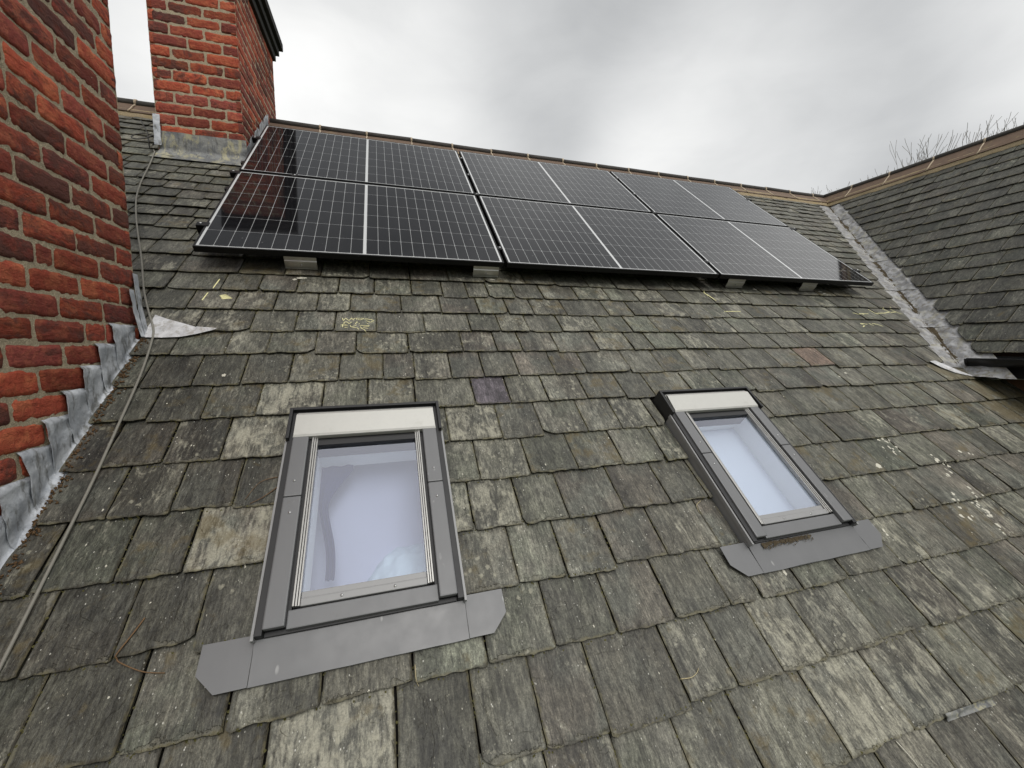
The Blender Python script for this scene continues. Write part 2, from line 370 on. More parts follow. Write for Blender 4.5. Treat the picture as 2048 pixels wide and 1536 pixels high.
def pv_material():
    m = Mat('solar_cells_under_glass', rough=.16, spec=.5); u, v = m.uv('UVMap')       # metres from the panel corner
    W_, H_ = 1.762, 1.134
    cx = m.math('ABSOLUTE', m.math('SUBTRACT', u, W_ / 2))                              # from the middle strip
    fx = m.math('FRACT', m.math('DIVIDE', m.math('SUBTRACT', cx, .009), .0708))
    fy = m.math('FRACT', m.math('DIVIDE', m.math('SUBTRACT', v, .021), .182))
    dx = m.math('MULTIPLY', m.math('MINIMUM', fx, m.math('SUBTRACT', 1, fx)), .0708)
    dy = m.math('MULTIPLY', m.math('MINIMUM', fy, m.math('SUBTRACT', 1, fy)), .182)
    lines = m.math('MAXIMUM', m.math('LESS_THAN', dx, .0014), m.math('LESS_THAN', dy, .0010))
    dia = m.math('LESS_THAN', m.math('ADD', dx, dy), .0062)
    lines = m.math('MAXIMUM', lines, dia)
    mid = m.math('LESS_THAN', cx, .0085)
    edge = m.math('MAXIMUM', m.math('GREATER_THAN', cx, W_ / 2 - .0235), m.math('GREATER_THAN', m.math('ABSOLUTE', m.math('SUBTRACT', v, H_ / 2)), H_ / 2 - .0185))
    bus = m.math('LESS_THAN', m.math('FRACT', m.math('DIVIDE', m.math('SUBTRACT', v, .021), .0152)), .085)
    P = m.tc.outputs['Object']
    cell = m.mix(m.noise(P, 2.5, 2), (.0045, .0045, .0055), (.008, .008, .0095))
    cell = m.mix(m.math('MULTIPLY', bus, .6), cell, (.05, .05, .053))
    c = m.mix(m.math('MULTIPLY', lines, .62), cell, (.50, .51, .51)); c = m.mix(m.math('MAXIMUM', mid, edge), c, (.54, .55, .55))
    dust = m.ss(m.noise(m.mapping(P, (1, .5, 1)), 14, 6, .7), .56, .78)
    c = m.mix(m.math('MULTIPLY', dust, .016), c, (.5, .49, .46))
    c = m.mix(m.math('MULTIPLY', m.ss(m.voro(P, 9), .06, .03), .10), c, (.6, .6, .58))
    m.col(c); m.rough(m.math('MULTIPLY_ADD', dust, .10, .05))
    m.b.inputs['IOR'].default_value = 1.5
    return m.m

def glass_material():
    m = bpy.data.materials.new('window_glass'); m.use_nodes = True; t = m.node_tree; t.nodes.clear()
    o = t.nodes.new('ShaderNodeOutputMaterial'); mixn = t.nodes.new('ShaderNodeMixShader')
    tr = t.nodes.new('ShaderNodeBsdfTransparent'); tr.inputs[0].default_value = (.90, .93, .95, 1)
    gl = t.nodes.new('ShaderNodeBsdfGlossy'); gl.inputs['Roughness'].default_value = .015; gl.inputs['Color'].default_value = (.86, .88, 1.0, 1)
    fr = t.nodes.new('ShaderNodeFresnel'); fr.inputs[0].default_value = 1.52
    k = t.nodes.new('ShaderNodeMath'); k.operation = 'MULTIPLY_ADD'; k.use_clamp = True; k.inputs[1].default_value = 2.2; k.inputs[2].default_value = .06
    geo = t.nodes.new('ShaderNodeNewGeometry'); inv = t.nodes.new('ShaderNodeMath'); inv.operation = 'SUBTRACT'; inv.inputs[0].default_value = 1.0
    mm = t.nodes.new('ShaderNodeMath'); mm.operation = 'MULTIPLY'; t.links.new(geo.outputs['Backfacing'], inv.inputs[1])   # reflect at the outer face only
    t.links.new(fr.outputs[0], k.inputs[0]); t.links.new(k.outputs[0], mm.inputs[0]); t.links.new(inv.outputs[0], mm.inputs[1]); t.links.new(mm.outputs[0], mixn.inputs[0])
    t.links.new(tr.outputs[0], mixn.inputs[1]); t.links.new(gl.outputs[0], mixn.inputs[2]); t.links.new(mixn.outputs[0], o.inputs[0]); return m

M_SLATE = slate_material(); M_PURPLE = slate_material('purple_slate', (.088, .076, .086)); M_RUST = slate_material('rust_brown_slate', (.135, .096, .072)); M_BRICK = brick_material()
M_MORTAR = mortar_material(); M_BED = mortar_material('ridge_mortar', (.36, .29, .185), (.20, .155, .10), True)
M_JOINT = mortar_material('pale_joint_mortar', (.52, .44, .33), (.40, .32, .23))
M_LEAD = lead_material('blue_grey_lead', (.33, .35, .38), (.56, .58, .61), (.13, .128, .115))
M_LEADV = lead_material('weathered_valley_lead', (.20, .20, .203), (.40, .40, .405), (.15, .13, .10), yell=.30, st=(1, 1, 1))
M_LEADB = lead_material('bright_lead', (.50, .50, .51), (.66, .66, .67), (.36, .34, .31), rough=.55, st=(1, 1, 1))
M_LEADY = lead_material('stained_lead_apron', (.14, .145, .15), (.25, .25, .235), (.08, .08, .078), yell=.75, st=(1, 1, .25))
M_COAT = coated_metal()
M_COATD = plain('dark_seal', (.014, .014, .015), .55, var=.3)
M_HOOD = plain('pale_grey_hood_metal', (.47, .465, .435), .38, metal=.25, var=.06, dirt=(.33, .32, .28), dirt_amt=.25)
M_RAIL = plain('glazing_rail_aluminium', (.36, .355, .34), .35, metal=.6, var=.12)
M_EDGE = plain('light_grey_edge', (.25, .25, .25), .4, var=.1)
M_STEEL = plain('bright_steel', (.62, .62, .62), .3, metal=.9, var=.1)
M_ALU = plain('mill_aluminium', (.60, .59, .56), .32, metal=.9, var=.15, scale=60)
M_FRAME = plain('black_anodised_frame', (.006, .006, .0065), .45, spec=.25, var=.2)
M_PV = pv_material(); M_GLASS = glass_material()
M_RIDGE = plain('brown_ridge_tile', (.118, .076, .050), .8, var=.45, scale=14, bump=.006, dirt=(.205, .155, .075), dirt_amt=.75)
M_ROLL = plain('dark_ridge_roll', (.040, .035, .030), .75, var=.5, scale=22, bump=.006, dirt=(.09, .085, .06), dirt_amt=.6)
M_DECK = plain('dark_underlay', (.012, .011, .010), .95, spec=.1)
M_BLACKP = plain('black_plastic_gutter', (.008, .008, .009), .35, spec=.4, var=.2)
M_CABLE = plain('grey_cable_sheath', (.20, .19, .16), .6, var=.25, scale=40, dirt=(.10, .09, .07))
M_WIRE = plain('dark_wire', (.03, .028, .025), .6)
M_CHALK = plain('yellow_chalk', (.78, .74, .40), .95, spec=.1, var=.1)
M_DROP = plain('pale_splash', (.52, .50, .42), .9, spec=.1, var=.12, scale=60)
M_TWIG = plain('dry_twig', (.16, .10, .055), .9, spec=.1, var=.3)
M_STRAW = plain('dry_straw', (.42, .36, .22), .9, spec=.1, var=.2)
M_CAP = plain('sooty_stone_cap', (.040, .038, .036), .9, spec=.2, var=.45, scale=12, bump=.008, dirt=(.09, .085, .07))
M_WHITE = plain('white_gloss_lining', (.82, .82, .82), .45, var=.03)
M_ROOMW = plain('lavender_wall_paint', (.50, .50, .63), .85, spec=.2, var=.03, scale=3)
M_BED = M_BED
M_BOUNCE = plain('pale_bounce_board', (.60, .62, .69), .9, spec=.1, var=.02, scale=4)  # for the board added under the farther skylight glass
M_DUVET = plain('pale_blue_cotton', (.62, .71, .80), .9, spec=.1, var=.08)
M_CURT = plain('navy_curtain', (.028, .030, .085), .95, spec=.1, var=.2)
M_MOSS = plain('moss_clump', (.105, .098, .040), .98, spec=.05, var=.6, scale=80, bump=.01)
M_DEBRIS = plain('leaf_debris', (.16, .10, .055), .98, spec=.05, var=.7, scale=120, bump=.01, dirt=(.34, .26, .16))
M_DIRT = plain('valley_dirt', (.085, .068, .045), .98, spec=.05, var=.7, scale=70, bump=.01, dirt=(.26, .22, .15))
M_BARK = plain('bare_tree_bark', (.25, .23, .21), .95, spec=.1, var=.3)
M_GRASS = plain('lawn', (.055, .085, .028), .95, spec=.1, var=.5, scale=.6)

# ---------------------------------------------------------------- ground far below the roofs
m = MB(); m.grid(lambda a, b: Vector((-600 + 1200 * a, -600 + 1200 * b, -8.2 + .0)), 24, 24, smooth=False)
tag(m.build('ground', M_GRASS), kind='structure')

# ---------------------------------------------------------------- slates
rng = random.Random(11)
TAILS = [2.44, 2.32, 2.19, 2.05, 1.91, 1.77, 1.62, 1.475, 1.337, 1.191, 1.052, .913, .77, .63, .475, .31, .14, -.04,
         -.21, -.39, -.567, -.742, -.94, -1.13, -1.338, -1.54, -1.75, -1.96, -2.17, -2.39, -2.61, -2.83, -3.06, -3.29, -3.52, -3.76, -4.0, -4.25, -4.5]
J = {-.21: [.14, .32, .51, .73, .93, 1.15, 1.34, 1.50, 1.64, 1.82, 2.02, 2.28, 2.53, 2.77, 3.01],
     -.39: [.03, .23, .42, .63, .8, 1.08, 1.31, 1.54, 1.73, 1.9, 2.13, 2.44, 2.64, 2.88, 3.1],
     -.567: [.11, .34, .54, .73, .94, 1.2, 1.46, 1.64, 1.82, 2.04, 2.31, 2.54, 2.74, 2.97, 3.19],
     -.742: [.06, .27, .44, .65, .84, 1.1, 1.39, 1.58, 1.73, 1.95, 2.22, 2.46, 2.61, 2.86, 3.11],
     -.94: [.19, .37, .56, .77, .97, 1.12, 1.3, 1.47, 1.66, 1.87, 2.06, 2.35, 2.57, 2.78, 2.98, 3.2, 3.5, 3.75, 3.99, 4.23, 4.47, 4.74, 4.95],
     -1.13: [.09, .27, .46, .71, .9, 1.11, 1.39, 1.57, 1.77, 1.99, 2.22, 2.4, 2.66, 2.9, 3.12, 3.35, 3.67, 3.92, 4.15, 4.42, 4.66],
     -1.338: [.02, .2, .38, .6, .78, 1.0, 1.24, 1.48, 1.68, 1.91, 2.1, 2.3, 2.6, 2.85, 3.08, 3.29, 3.54, 3.79, 4.09, 4.32, 4.55, 4.79, 5.06],
     -1.54: [.11, .28, .46, .72, 1.0, 1.34, 1.56, 1.78, 2.01, 2.24, 2.5, 2.8, 3.0, 3.18, 3.4, 3.67, 3.89, 4.26, 4.41, 4.66, 4.96],
     -1.75: [.01, .2, .37, .6, .9, 1.28, 1.47, 1.66, 1.91, 2.14, 2.34, 2.62, 2.95, 3.24, 3.5, 3.76, 4.08, 4.39, 4.62],
     -1.96: [.08, .27, .45, .7, .95, 1.2, 1.4, 1.58, 1.78, 2.01, 2.26, 2.55, 2.9, 3.16, 3.45, 3.64, 4.0, 4.26],
     -2.17: [-.06, .14, .35, .57, .79, 1.03, 1.25, 1.47, 1.69, 1.92, 2.16, 2.31, 2.51, 2.76, 3.09, 3.27, 3.54, 3.86],
     -2.39: [.02, .22, .44, .67, .98, 1.19, 1.37, 1.56, 1.84, 2.03, 2.22, 2.42, 2.7, 2.97, 3.21, 3.46],
     -2.61: [.1, .3, .49, .72, .95, 1.15, 1.36, 1.56, 1.76, 1.98, 2.28, 2.57, 2.87, 3.11]}
WINS = ((.606, 1.205), (2.36, 2.96))

def make_slate(mb, u0, u1, vt, vh, clamp, rg, fine, tone, ragged=1.0, skew=0.0):
    nx = 20 if fine else 9
    ny = 5 if fine else 3
    w = u1 - u0; L = vh - vt
    sd = rg.uniform(0, 100)
    nt = .0110 + rg.uniform(-.002, .005); nh = -.0045 + rg.uniform(-.002, .001)
    twist = rg.uniform(-.003, .003); th = rg.uniform(.007, .0105)
    chip = None; rcorner = rg.choice((.002, .003, .004, .005))
    r_ = rg.random()
    if r_ < .15: chip = (rg.choice((0, 1)), rg.uniform(.012, .045), rg.uniform(.008, .03))
    rows = [0.0, .0075 / L, .018 / L] + [(.018 / L) + (1 - .018 / L) * (k + 1) / ny for k in range(ny)]
    pts = []; uv = []
    def tail(x):                                   # ragged lower edge, metres
        a = noise.noise(Vector((x * 22, sd, .5))) * .0050 * ragged + noise.noise(Vector((x * 75, sd, 1.5))) * .0036 * ragged
        a += skew * (x - w / 2)
        if chip:
            d = x if chip[0] == 0 else w - x
            if d < chip[1]: a += chip[2] * (1 - d / chip[1]) ** 1.3
        r0 = rcorner
        for d in (x, w - x):
            if d < r0: a += (r0 - math.sqrt(max(0, r0 * r0 - (r0 - d) ** 2))) * .9
        return a
    for j, fv in enumerate(rows):
        for i in range(nx + 1):
            t = i / nx
            if i == 0: x = 0.0
            elif i == nx: x = w
            else: x = w * t
            v = vt + fv * L
            if j < 3: v = vt + tail(x) + fv * L
            else: v = max(v, vt + tail(x) + .02)
            xs = x
            if i == 0: xs += noise.noise(Vector((v * 30, sd, 9))) * .0028 * ragged
            if i == nx: xs += noise.noise(Vector((v * 30, sd, 19))) * .0028 * ragged
            n = nt + (nh - nt) * min(1, max(0, (v - vt) / L)) + twist * (t - .5) * (1 - fv)
            n += noise.noise(Vector(((u0 + x) * 14, v * 9, sd))) * .0012
            if j == 0: n -= th * (.42 + .3 * noise.noise(Vector((x * 60, sd, 4))))
            elif j == 1: n -= .0006
            if i in (0, nx) and j > 0: n -= .0016
            pts.append([u0 + xs, v, n]); uv.append((x, v - vt))
    nrow = len(rows); wd = nx + 1
    fs = [(j * wd + i, j * wd + i + 1, (j + 1) * wd + i + 1, (j + 1) * wd + i) for j in range(nrow - 1) for i in range(nx)]
    def skirt(idx):
        b = len(pts)
        for k in idx:
            p = pts[k]; pts.append([p[0], p[1] + .001, p[2] - (th if k >= wd else th * .55)]); uv.append((uv[k][0] - .02, -.01))
        for k in range(len(idx) - 1): fs.append((idx[k], b + k, b + k + 1, idx[k + 1]))
    skirt([i for i in range(nx, -1, -1)])
    skirt([j * wd for j in range(nrow)])
    skirt([j * wd + nx for j in range(nrow - 1, -1, -1)])
    q = []
    for p in pts:
        q.append(Vector(clamp(p)))
    mb.add(q, fs, col=tone, uv=uv, uv2=(w, sd), smooth=True)

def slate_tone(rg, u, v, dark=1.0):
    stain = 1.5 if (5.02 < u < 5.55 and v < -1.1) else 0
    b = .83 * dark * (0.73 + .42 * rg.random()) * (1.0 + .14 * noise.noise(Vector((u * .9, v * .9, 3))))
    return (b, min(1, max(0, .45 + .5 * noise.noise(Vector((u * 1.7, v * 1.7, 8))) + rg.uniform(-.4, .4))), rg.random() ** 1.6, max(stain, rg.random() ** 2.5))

MAIN_CH1_U, MAIN_CH1_V = -.088, -.585
def main_umax(v):
    y = v_to_y(v)
    if v > -1.02: return valley_x(y) - .185
    return 5.66
def build_main_slates():
    mb = MB(); rg = random.Random(5); odd = {'purple': MB(), 'rust': MB()}
    for ri, vt in enumerate(TAILS):
        up = TAILS[ri - 1] if ri else 2.60
        lap = .035
        lo_u = -4.0 if vt > MAIN_CH1_V else MAIN_CH1_U
        joints = sorted(J.get(vt, []))
        typ = .155 if vt > .3 else .20
        if not joints: joints = [lo_u + rg.uniform(.05, .2)]
        while joints[0] > lo_u + .02: joints.insert(0, joints[0] - rg.uniform(typ * .82, typ * 1.35))
        hi = max(main_umax(vt), main_umax(up)) + .1
        while joints[-1] < hi: joints.append(joints[-1] + rg.uniform(typ * .85, typ * 1.45))
        out = [joints[0]]
        for a in joints[1:]:
            while a - out[-1] > .36 and vt not in J: out.append(out[-1] + (a - out[-1]) / 2)
            out.append(a)
        joints = out
        win = vt in (-1.338, -1.54, -1.75, -1.96)
        for a, b in zip(joints[:-1], joints[1:]):
            g = rg.uniform(.0010, .0042)
            u0, u1 = a + g, b - g
            pieces = [(u0, u1, None)]
            if win:
                pieces = [(u0, u1)]
                for (wl_, wr_) in WINS:
                    nxt = []
                    for (p0, p1) in pieces:
                        if p1 <= wl_ or p0 >= wr_: nxt.append((p0, p1)); continue
                        if p0 < wl_: nxt.append((p0, wl_))
                        if p1 > wr_: nxt.append((wr_, p1))
                    pieces = nxt
                pieces = [(p0, p1, None) for p0, p1 in pieces if p1 - p0 > .012]
            for p0, p1, _ in pieces:
                if p1 < lo_u + .004: continue
                p0 = max(p0, lo_u)
                mid_u = (p0 + p1) / 2
                tl = vt + rg.gauss(0, .0035)
                if rg.random() < .06: tl -= rg.uniform(.008, .018)
                vh = up + lap
                if p0 > max(main_umax(tl), main_umax(vh)): continue
                tone = slate_tone(rg, mid_u, vt)
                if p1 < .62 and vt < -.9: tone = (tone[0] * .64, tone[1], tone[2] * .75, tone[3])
                # the slates that stand out in the photograph
                def hit(uu, vv): return p0 <= uu <= p1 and abs(vt - vv) < .01
                if hit(1.48, -1.13): tone = (.62, 1.0, 0.0, 0.0)
                if hit(.5, -1.75): tone = (1.05, .8, 1.30, .9)
                if hit(.8, -2.39): tone = (.95, .5, 1.10, .3)
                if hit(.56, -1.13): tone = (1.05, .6, 1.15, .2)
                if hit(.5, -1.338): tone = (1.05, .6, 1.10, .4)
                if hit(1.3, -1.338) or hit(2.5, -2.61) or hit(2.4, -2.39): tone = (1.0, .5, 1.05, .2)
                if hit(1.1, -2.61): tone = (1.0, .3, .9, .2)
                if hit(1.30, -2.61) : tone = (1.1, .3, .6, .2)
                dest = mb
                if hit(1.48, -1.13): dest = odd['purple']; tone = (.82, .5, 0, 0)
                if hit(3.87, -.94): dest = odd['rust']; tone = (.95, .5, .2, .2)
                fresh = hit(1.48, -1.13)
                def clamp(p):
                    p = list(p)
                    mu = main_umax(p[1])
                    if p[0] > mu: p[0] = mu
                    if p[0] < lo_u: p[0] = lo_u
                    return p
                make_slate(dest, p0, p1, tl, vh, clamp, rg, fine=(vt < -.1), tone=tone, ragged=.25 if fresh else 1.0, skew=rg.uniform(-.022, .022))
    return mb, odd

def wing_xmin(v): return (-v) * (cwp / VK) + .165
def build_wing_slates():
    mb = MB(); rg = random.Random(23)
    t = -.30; tails = []
    while t > -3.10: tails.append(t); t -= .150 + .045 * (-t / 3.2)
    tails.append(-3.17)
    for ri, vt in enumerate(tails):
        up = tails[ri - 1] if ri else -.12
        u = wing_xmin(vt) - rg.uniform(.05, .2)
        while u < 5.6:
            w = rg.uniform(.15, .29)
            u0, u1 = u + rg.uniform(.001, .003), u + w - .002
            u += w
            vh = up + .035
            if u1 < min(wing_xmin(vt), wing_xmin(vh)) + .01: continue
            def clamp(p):
                p = list(p); mn = wing_xmin(p[1]) + .006 * noise.noise(Vector((p[1] * 20, 3, 1)))
                if p[0] < mn: p[0] = mn
                return p
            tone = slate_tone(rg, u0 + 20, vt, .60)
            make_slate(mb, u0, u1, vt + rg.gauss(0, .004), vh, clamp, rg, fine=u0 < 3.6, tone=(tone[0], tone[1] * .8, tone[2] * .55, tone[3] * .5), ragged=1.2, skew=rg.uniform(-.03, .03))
    return mb

main_roof = thing('slate_roof', 'long main roof slope of mossy grey-green slates carrying the solar panels and both skylights', 'roof', M_MAIN)
main_mb, odd_mb = build_main_slates()
odd_mb['purple'].build('replacement_slate', M_PURPLE, main_roof)['label'] = 'smooth purple replacement slate with straight edges'
odd_mb['rust'].build('rust_slate', M_RUST, main_roof)['label'] = 'rust brown slate among the grey ones'
slates_o = main_mb.build('slate_courses', M_SLATE, main_roof)
BVH = BVHTree.FromPolygons([Vector(v) for v in main_mb.v], main_mb.f)
def on_slate(u, v, lift=.0015):                     # roof-local point resting on the slates
    h = BVH.ray_cast(Vector((u, v, .2)), Vector((0, 0, -1)))
    return Vector((u, v, (h[0].z if h[0] is not None else 0.0) + lift))
# boarding below the slates, with holes for the two skylights, and the far slope
def deck_strip(mb, u0, u1, v0, v1, n=-.021):
    a, b = (v_to_y(v0), v_to_y(v1))
    def cx(u, v): return min(u, valley_x(v_to_y(v)) + .02 if v > -1.05 else 5.9)
    mb.grid(lambda s, t: Vector((cx(u0 + (u1 - u0) * s, v0 + (v1 - v0) * t), v0 + (v1 - v0) * t, n)), 12, 14, smooth=False)
m = MB(); hv0, hv1 = -1.955, -1.205
deck_strip(m, -4, 8, hv1, V_RIDGE - .01); deck_strip(m, -4, 8, EAVE_V, hv0)
for a, b in ((-4, .655), (1.157, 2.414), (2.916, 8)): deck_strip(m, a, b, hv0, hv1)
m.build('roof_boarding', M_DECK, main_roof)
m = MB()
m.add([M_MAIN.inverted() @ Vector(p) for p in ((-4, AY + .015, AZ - .03), (12, AY + .015, AZ - .03), (12, AY + 5.2, AZ - 4.5), (-4, AY + 5.2, AZ - 4.5))], [(0, 1, 2, 3)], col=(1, .4, .3, .2), uv=[(.1, .1)] * 4, uv2=(.3, 1.0))
m.build('rear_slope', M_SLATE, main_roof)

wing_roof = thing('slate_roof', 'steeper dark slate slope of the cross wing rising to the right beyond the lead valley', 'roof', M_WING)
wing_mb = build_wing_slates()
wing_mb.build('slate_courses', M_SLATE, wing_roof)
m = MB()
m.grid(lambda s, t: Vector(((1 - s) * (wing_xmin(-3.1 * t) - .19) + s * 5.6, -3.1 * t - .005, -.021)), 10, 14, smooth=False, flip=True)
m.build('roof_boarding', M_DECK, wing_roof)
m = MB(); Wi = M_WING.inverted()
m.add([Wi @ Vector(p) for p in ((AX + .02, AY + .1, AZ - .03), (AX + .02, -3.45, AZ - .03), (AX + 4, -3.45, AZ - 4.2), (AX + 4, AY + .1, AZ - 4.2))], [(0, 1, 2, 3)], col=(1, .4, .3, .2), uv=[(.1, .1)] * 4, uv2=(.3, 1.0))
m.build('rear_slope', M_SLATE, wing_roof)

# ---------------------------------------------------------------- ridges: roll-topped tiles on a mortar bed
def ridge_run(parent, inv, p0, axis, length, slopes, seed):
    """p0: apex start (world), axis: unit vector along the ridge, slopes: two (down-slope unit, normal) pairs"""
    rg = random.Random(seed); axis = Vector(axis); t = 0.0
    bed = MB()
    for (ds, nn) in slopes:
        def fn(a, b, ds=ds, nn=nn):
            tt = a * length
            d = .120 + b * (0.104 + .022 * noise.noise(Vector((tt * 5, 1, seed))) + .012 * noise.noise(Vector((tt * 19, 2, seed))))
            h = .034 * (1 - b) ** .7 + .006 + .004 * noise.noise(Vector((tt * 14, b * 4, seed + 3)))
            return inv @ (p0 + axis * tt + ds * d + nn * h)
        bed.grid(fn, int(length * 22), 6)
    bed.build('mortar_bed', M_BED, parent)
    while t < length - .02:
        L = min(.46 + rg.uniform(-.01, .01), length - t); a, b = t + .006, t + L - .006; t += L
        dz = rg.uniform(-.004, .004); yaw = rg.uniform(-.004, .004)
        tile = MB(); prof = []
        for (ds, nn) in slopes:
            tile_pts = []
            def fn(s, q, ds=ds, nn=nn):
                tt = a + (b - a) * s
                d = -.01 + q * .185
                return inv @ (p0 + axis * tt + ds * d + nn * (.042 - .006 * q + .002 * noise.noise(Vector((tt * 11, q * 5, seed)))) + Vector((0, 0, dz + yaw * (s - .5))))
            tile.grid(fn, 6, 4)
            def fe(s, q, ds=ds, nn=nn):
                tt = a + (b - a) * s
                return inv @ (p0 + axis * tt + ds * .175 + nn * (.036 - .020 * q) + Vector((0, 0, dz + yaw * (s - .5))))
            tile.grid(fe, 6, 1)
            for s0 in (0, 1):
                def ff(q, w_, ds=ds, nn=nn, s0=s0):
                    tt = a + (b - a) * s0
                    return inv @ (p0 + axis * tt + ds * (-.01 + q * .185) + nn * (.042 - .006 * q - .018 * w_) + Vector((0, 0, dz)))
                tile.grid(ff, 3, 1)
        to = tile.build('ridge_tile', M_RIDGE, parent)
        roll = MB()
        roll.tube([inv @ (p0 + axis * (a + (b - a) * k / 4) + Vector((0, 0, .058 + dz + yaw * (k / 4 - .5)))) for k in range(5)], .031, 10)
        roll.build('ridge_roll', M_ROLL, to)
        if t < length - .1:
            jm = MB()
            jm.tube([inv @ (p0 + axis * (b + .006 + k * .016 - .010) + Vector((0, 0, .058 + dz))) for k in (0, 1.2)], .0335, 9)
            for (ds, nn) in slopes[:1]:
                jm.tube([inv @ (p0 + axis * (b + .006 + rg.uniform(-.004, .004)) + ds * d + nn * (.0435 - .005 * d / .17)) for d in (.0, .06, .12, .178)], .0075, 6)
            jm.build('pointing', M_JOINT, parent)
main_dn = ROOF @ Vector((0, -1, 0)); main_n = ROOF @ Vector((0, 0, 1))
back_dn = Vector((0, ct, -st)); back_n = Vector((0, st, ct))
wing_dn = Vector((-cwp, 0, -swp)); wing_n = Vector((-swp, 0, cwp)); wback_dn = Vector((cwp, 0, -swp)); wback_n = Vector((swp, 0, cwp))
inv_main = M_MAIN.inverted(); inv_wing = M_WING.inverted()
ridge_run(main_roof, inv_main, Vector((-3.9, AY, AZ)), (1, 0, 0), 3.16, ((main_dn, main_n), (back_dn, back_n)), 1)
ridge_run(main_roof, inv_main, Vector((-.06, AY, AZ)), (1, 0, 0), AX + .03, ((main_dn, main_n), (back_dn, back_n)), 2)
ridge_run(wing_roof, inv_wing, Vector((AX, AY + .04, AZ + .004)), (0, -1, 0), 5.5, ((wing_dn, wing_n), (wback_dn, wback_n)), 3)

# ---------------------------------------------------------------- lead valley between the two slopes
valley = thing('valley_flashing', 'long crumpled lead valley gutter running down between the two slate slopes', 'flashing')
S_END = 3.36
def valley_pt(d, s):
    """d < 0: on the main slope (metres in X from the fold), d > 0: on the wing slope; s: metres down the wing slope"""
    X = AX - s * cwp; Y = AY - (AX - X) / VK
    if d <= 0:
        P = Vector((X + d, Y, 0)); v = (Y - .0909) / ct; return M_MAIN @ Vector((X + d, v, -.010)), main_n
    return M_WING @ Vector((s * (cwp / VK) + d, -s, -.012)), wing_n
sheets = 6; s0 = .10
for k in range(sheets):
    a = s0 + (S_END - s0) * k / sheets; b = s0 + (S_END - s0) * (k + 1) / sheets + .05
    m = MB()
    def fn(x, y, h, k=k, a=a, b=b):
        s = a + (b - a) * y; d = -.20 + x * .45
        p, nn = valley_pt(d, s)
        edge = min(1, abs(d) / .05)
        amp = (.006 + .010 * max(0, d) / .2) * (1 - min(1, max(0, d - .13) / .04))
        hgt = .005 * (y) + .012 * (1 - edge) * 0 + amp * noise.noise(Vector((d * 16, s * 14, 2))) * (1 if d > 0 else .3) + .0045 * noise.noise(Vector((d * 30, s * 34, 5)))
        if d > .15: hgt = min(hgt, .0) - .004
        if d < -.185: hgt += -.004
        return p + nn * (hgt + h + .002)
    m.sheet(fn, 26, 18, .003)
    m.build('lead_sheet', M_LEADV, valley)
m = MB(); rg = random.Random(3)
for k in range(2600):
    s = .2 + 3.1 * rg.random() ** .8; d = rg.gauss(.004, .013 + .012 * abs(noise.noise(Vector((s * 4, 1, 1)))))
    if noise.noise(Vector((s * 7, 3, 3))) < -.15: continue
    p, nn = valley_pt(d, s); r = rg.uniform(.0012, .0042)
    m.tube([p + nn * .006, p + nn * (.008 + r * .5) + Vector((rg.uniform(-1, 1), rg.uniform(-1, 1), rg.uniform(-.6, .2))) * r * 1.6], [r, r * .5], 4)
def fold(x, y):
    s = .14 + 3.16 * y; w_ = .013 + .020 * max(0, noise.noise(Vector((s * 5, 1, 4))) + .25) + .008 * noise.noise(Vector((s * 17, 2, 4)))
    w_ = max(.006, w_) * 1.25 * (.75 + .35 * s / 3.3); d = (2 * x - 1) * w_ + .006 + .008 * noise.noise(Vector((s * 6, 7, 7)))
    p, nn = valley_pt(d, s); return p + nn * (.004 + .006 * (1 - (2 * x - 1) ** 2) + .004 * noise.noise(Vector((s * 60, x * 5, 1))))
m.grid(fold, 6, 300)
tag(m.build('valley_debris', M_DIRT), 'crumbs of moss and leaf litter lying along the fold of the lead valley', 'debris', kind='stuff')
# bright new lead slip at the foot of the valley and the drooping outlet under the gutter
def flat_sheet(name, pts, mat, n0, th=.0025, label=None, cat=None, parent=None, wav=.0):
    m = MB(); m.prism(pts, n0, n0 + th, None)
    o = m.build(name, mat, parent, None if parent else M_MAIN)
    if label: tag(o, label, cat)
    return o

# ---------------------------------------------------------------- brick stacks
COURSE, PITCHB, JOINT = .0848, .236, .0095
def face_bricks(mb, origin, ax, up, nrm, width, z0, z1, phase_z, rg, fine=True, odd=0, halves=.12):
    """courses of separate worn stretchers on one face, set out from its far end; origin lower left, ax along, nrm outwards"""
    k = math.floor((z0 - phase_z) / COURSE); z = phase_z + k * COURSE
    while z < z1:
        x1 = width; n_ = 0
        while x1 > .004:
            full = PITCHB - JOINT; L = full
            if n_ == 0 and (k + odd) % 2: L = full / 2 - JOINT / 2
            x0 = max(0.0, x1 - L)
            segs = [(x0, x1)]
            if L == full and x1 - x0 > .2 and rg.random() < halves:
                c_ = x0 + (x1 - x0) * rg.choice((.5, .5, .68, .34)); segs = [(x0, c_ - JOINT / 2), (c_ + JOINT / 2, x1)]
            for (a, b) in segs:
                if b - a > .012:
                    e = rg.uniform(0, .0025)
                    one_brick(mb, origin, ax, up, nrm, a + (e if a > .001 else 0), b - (rg.uniform(0, .0025) if b < width - .001 else 0), z + JOINT / 2 + rg.uniform(-.0015, .0015), z + COURSE - JOINT / 2 + rg.uniform(-.0015, .0015), rg, fine, a <= .001, b >= width - .001)
            x1 = x0 - JOINT; n_ += 1
        z += COURSE; k += 1
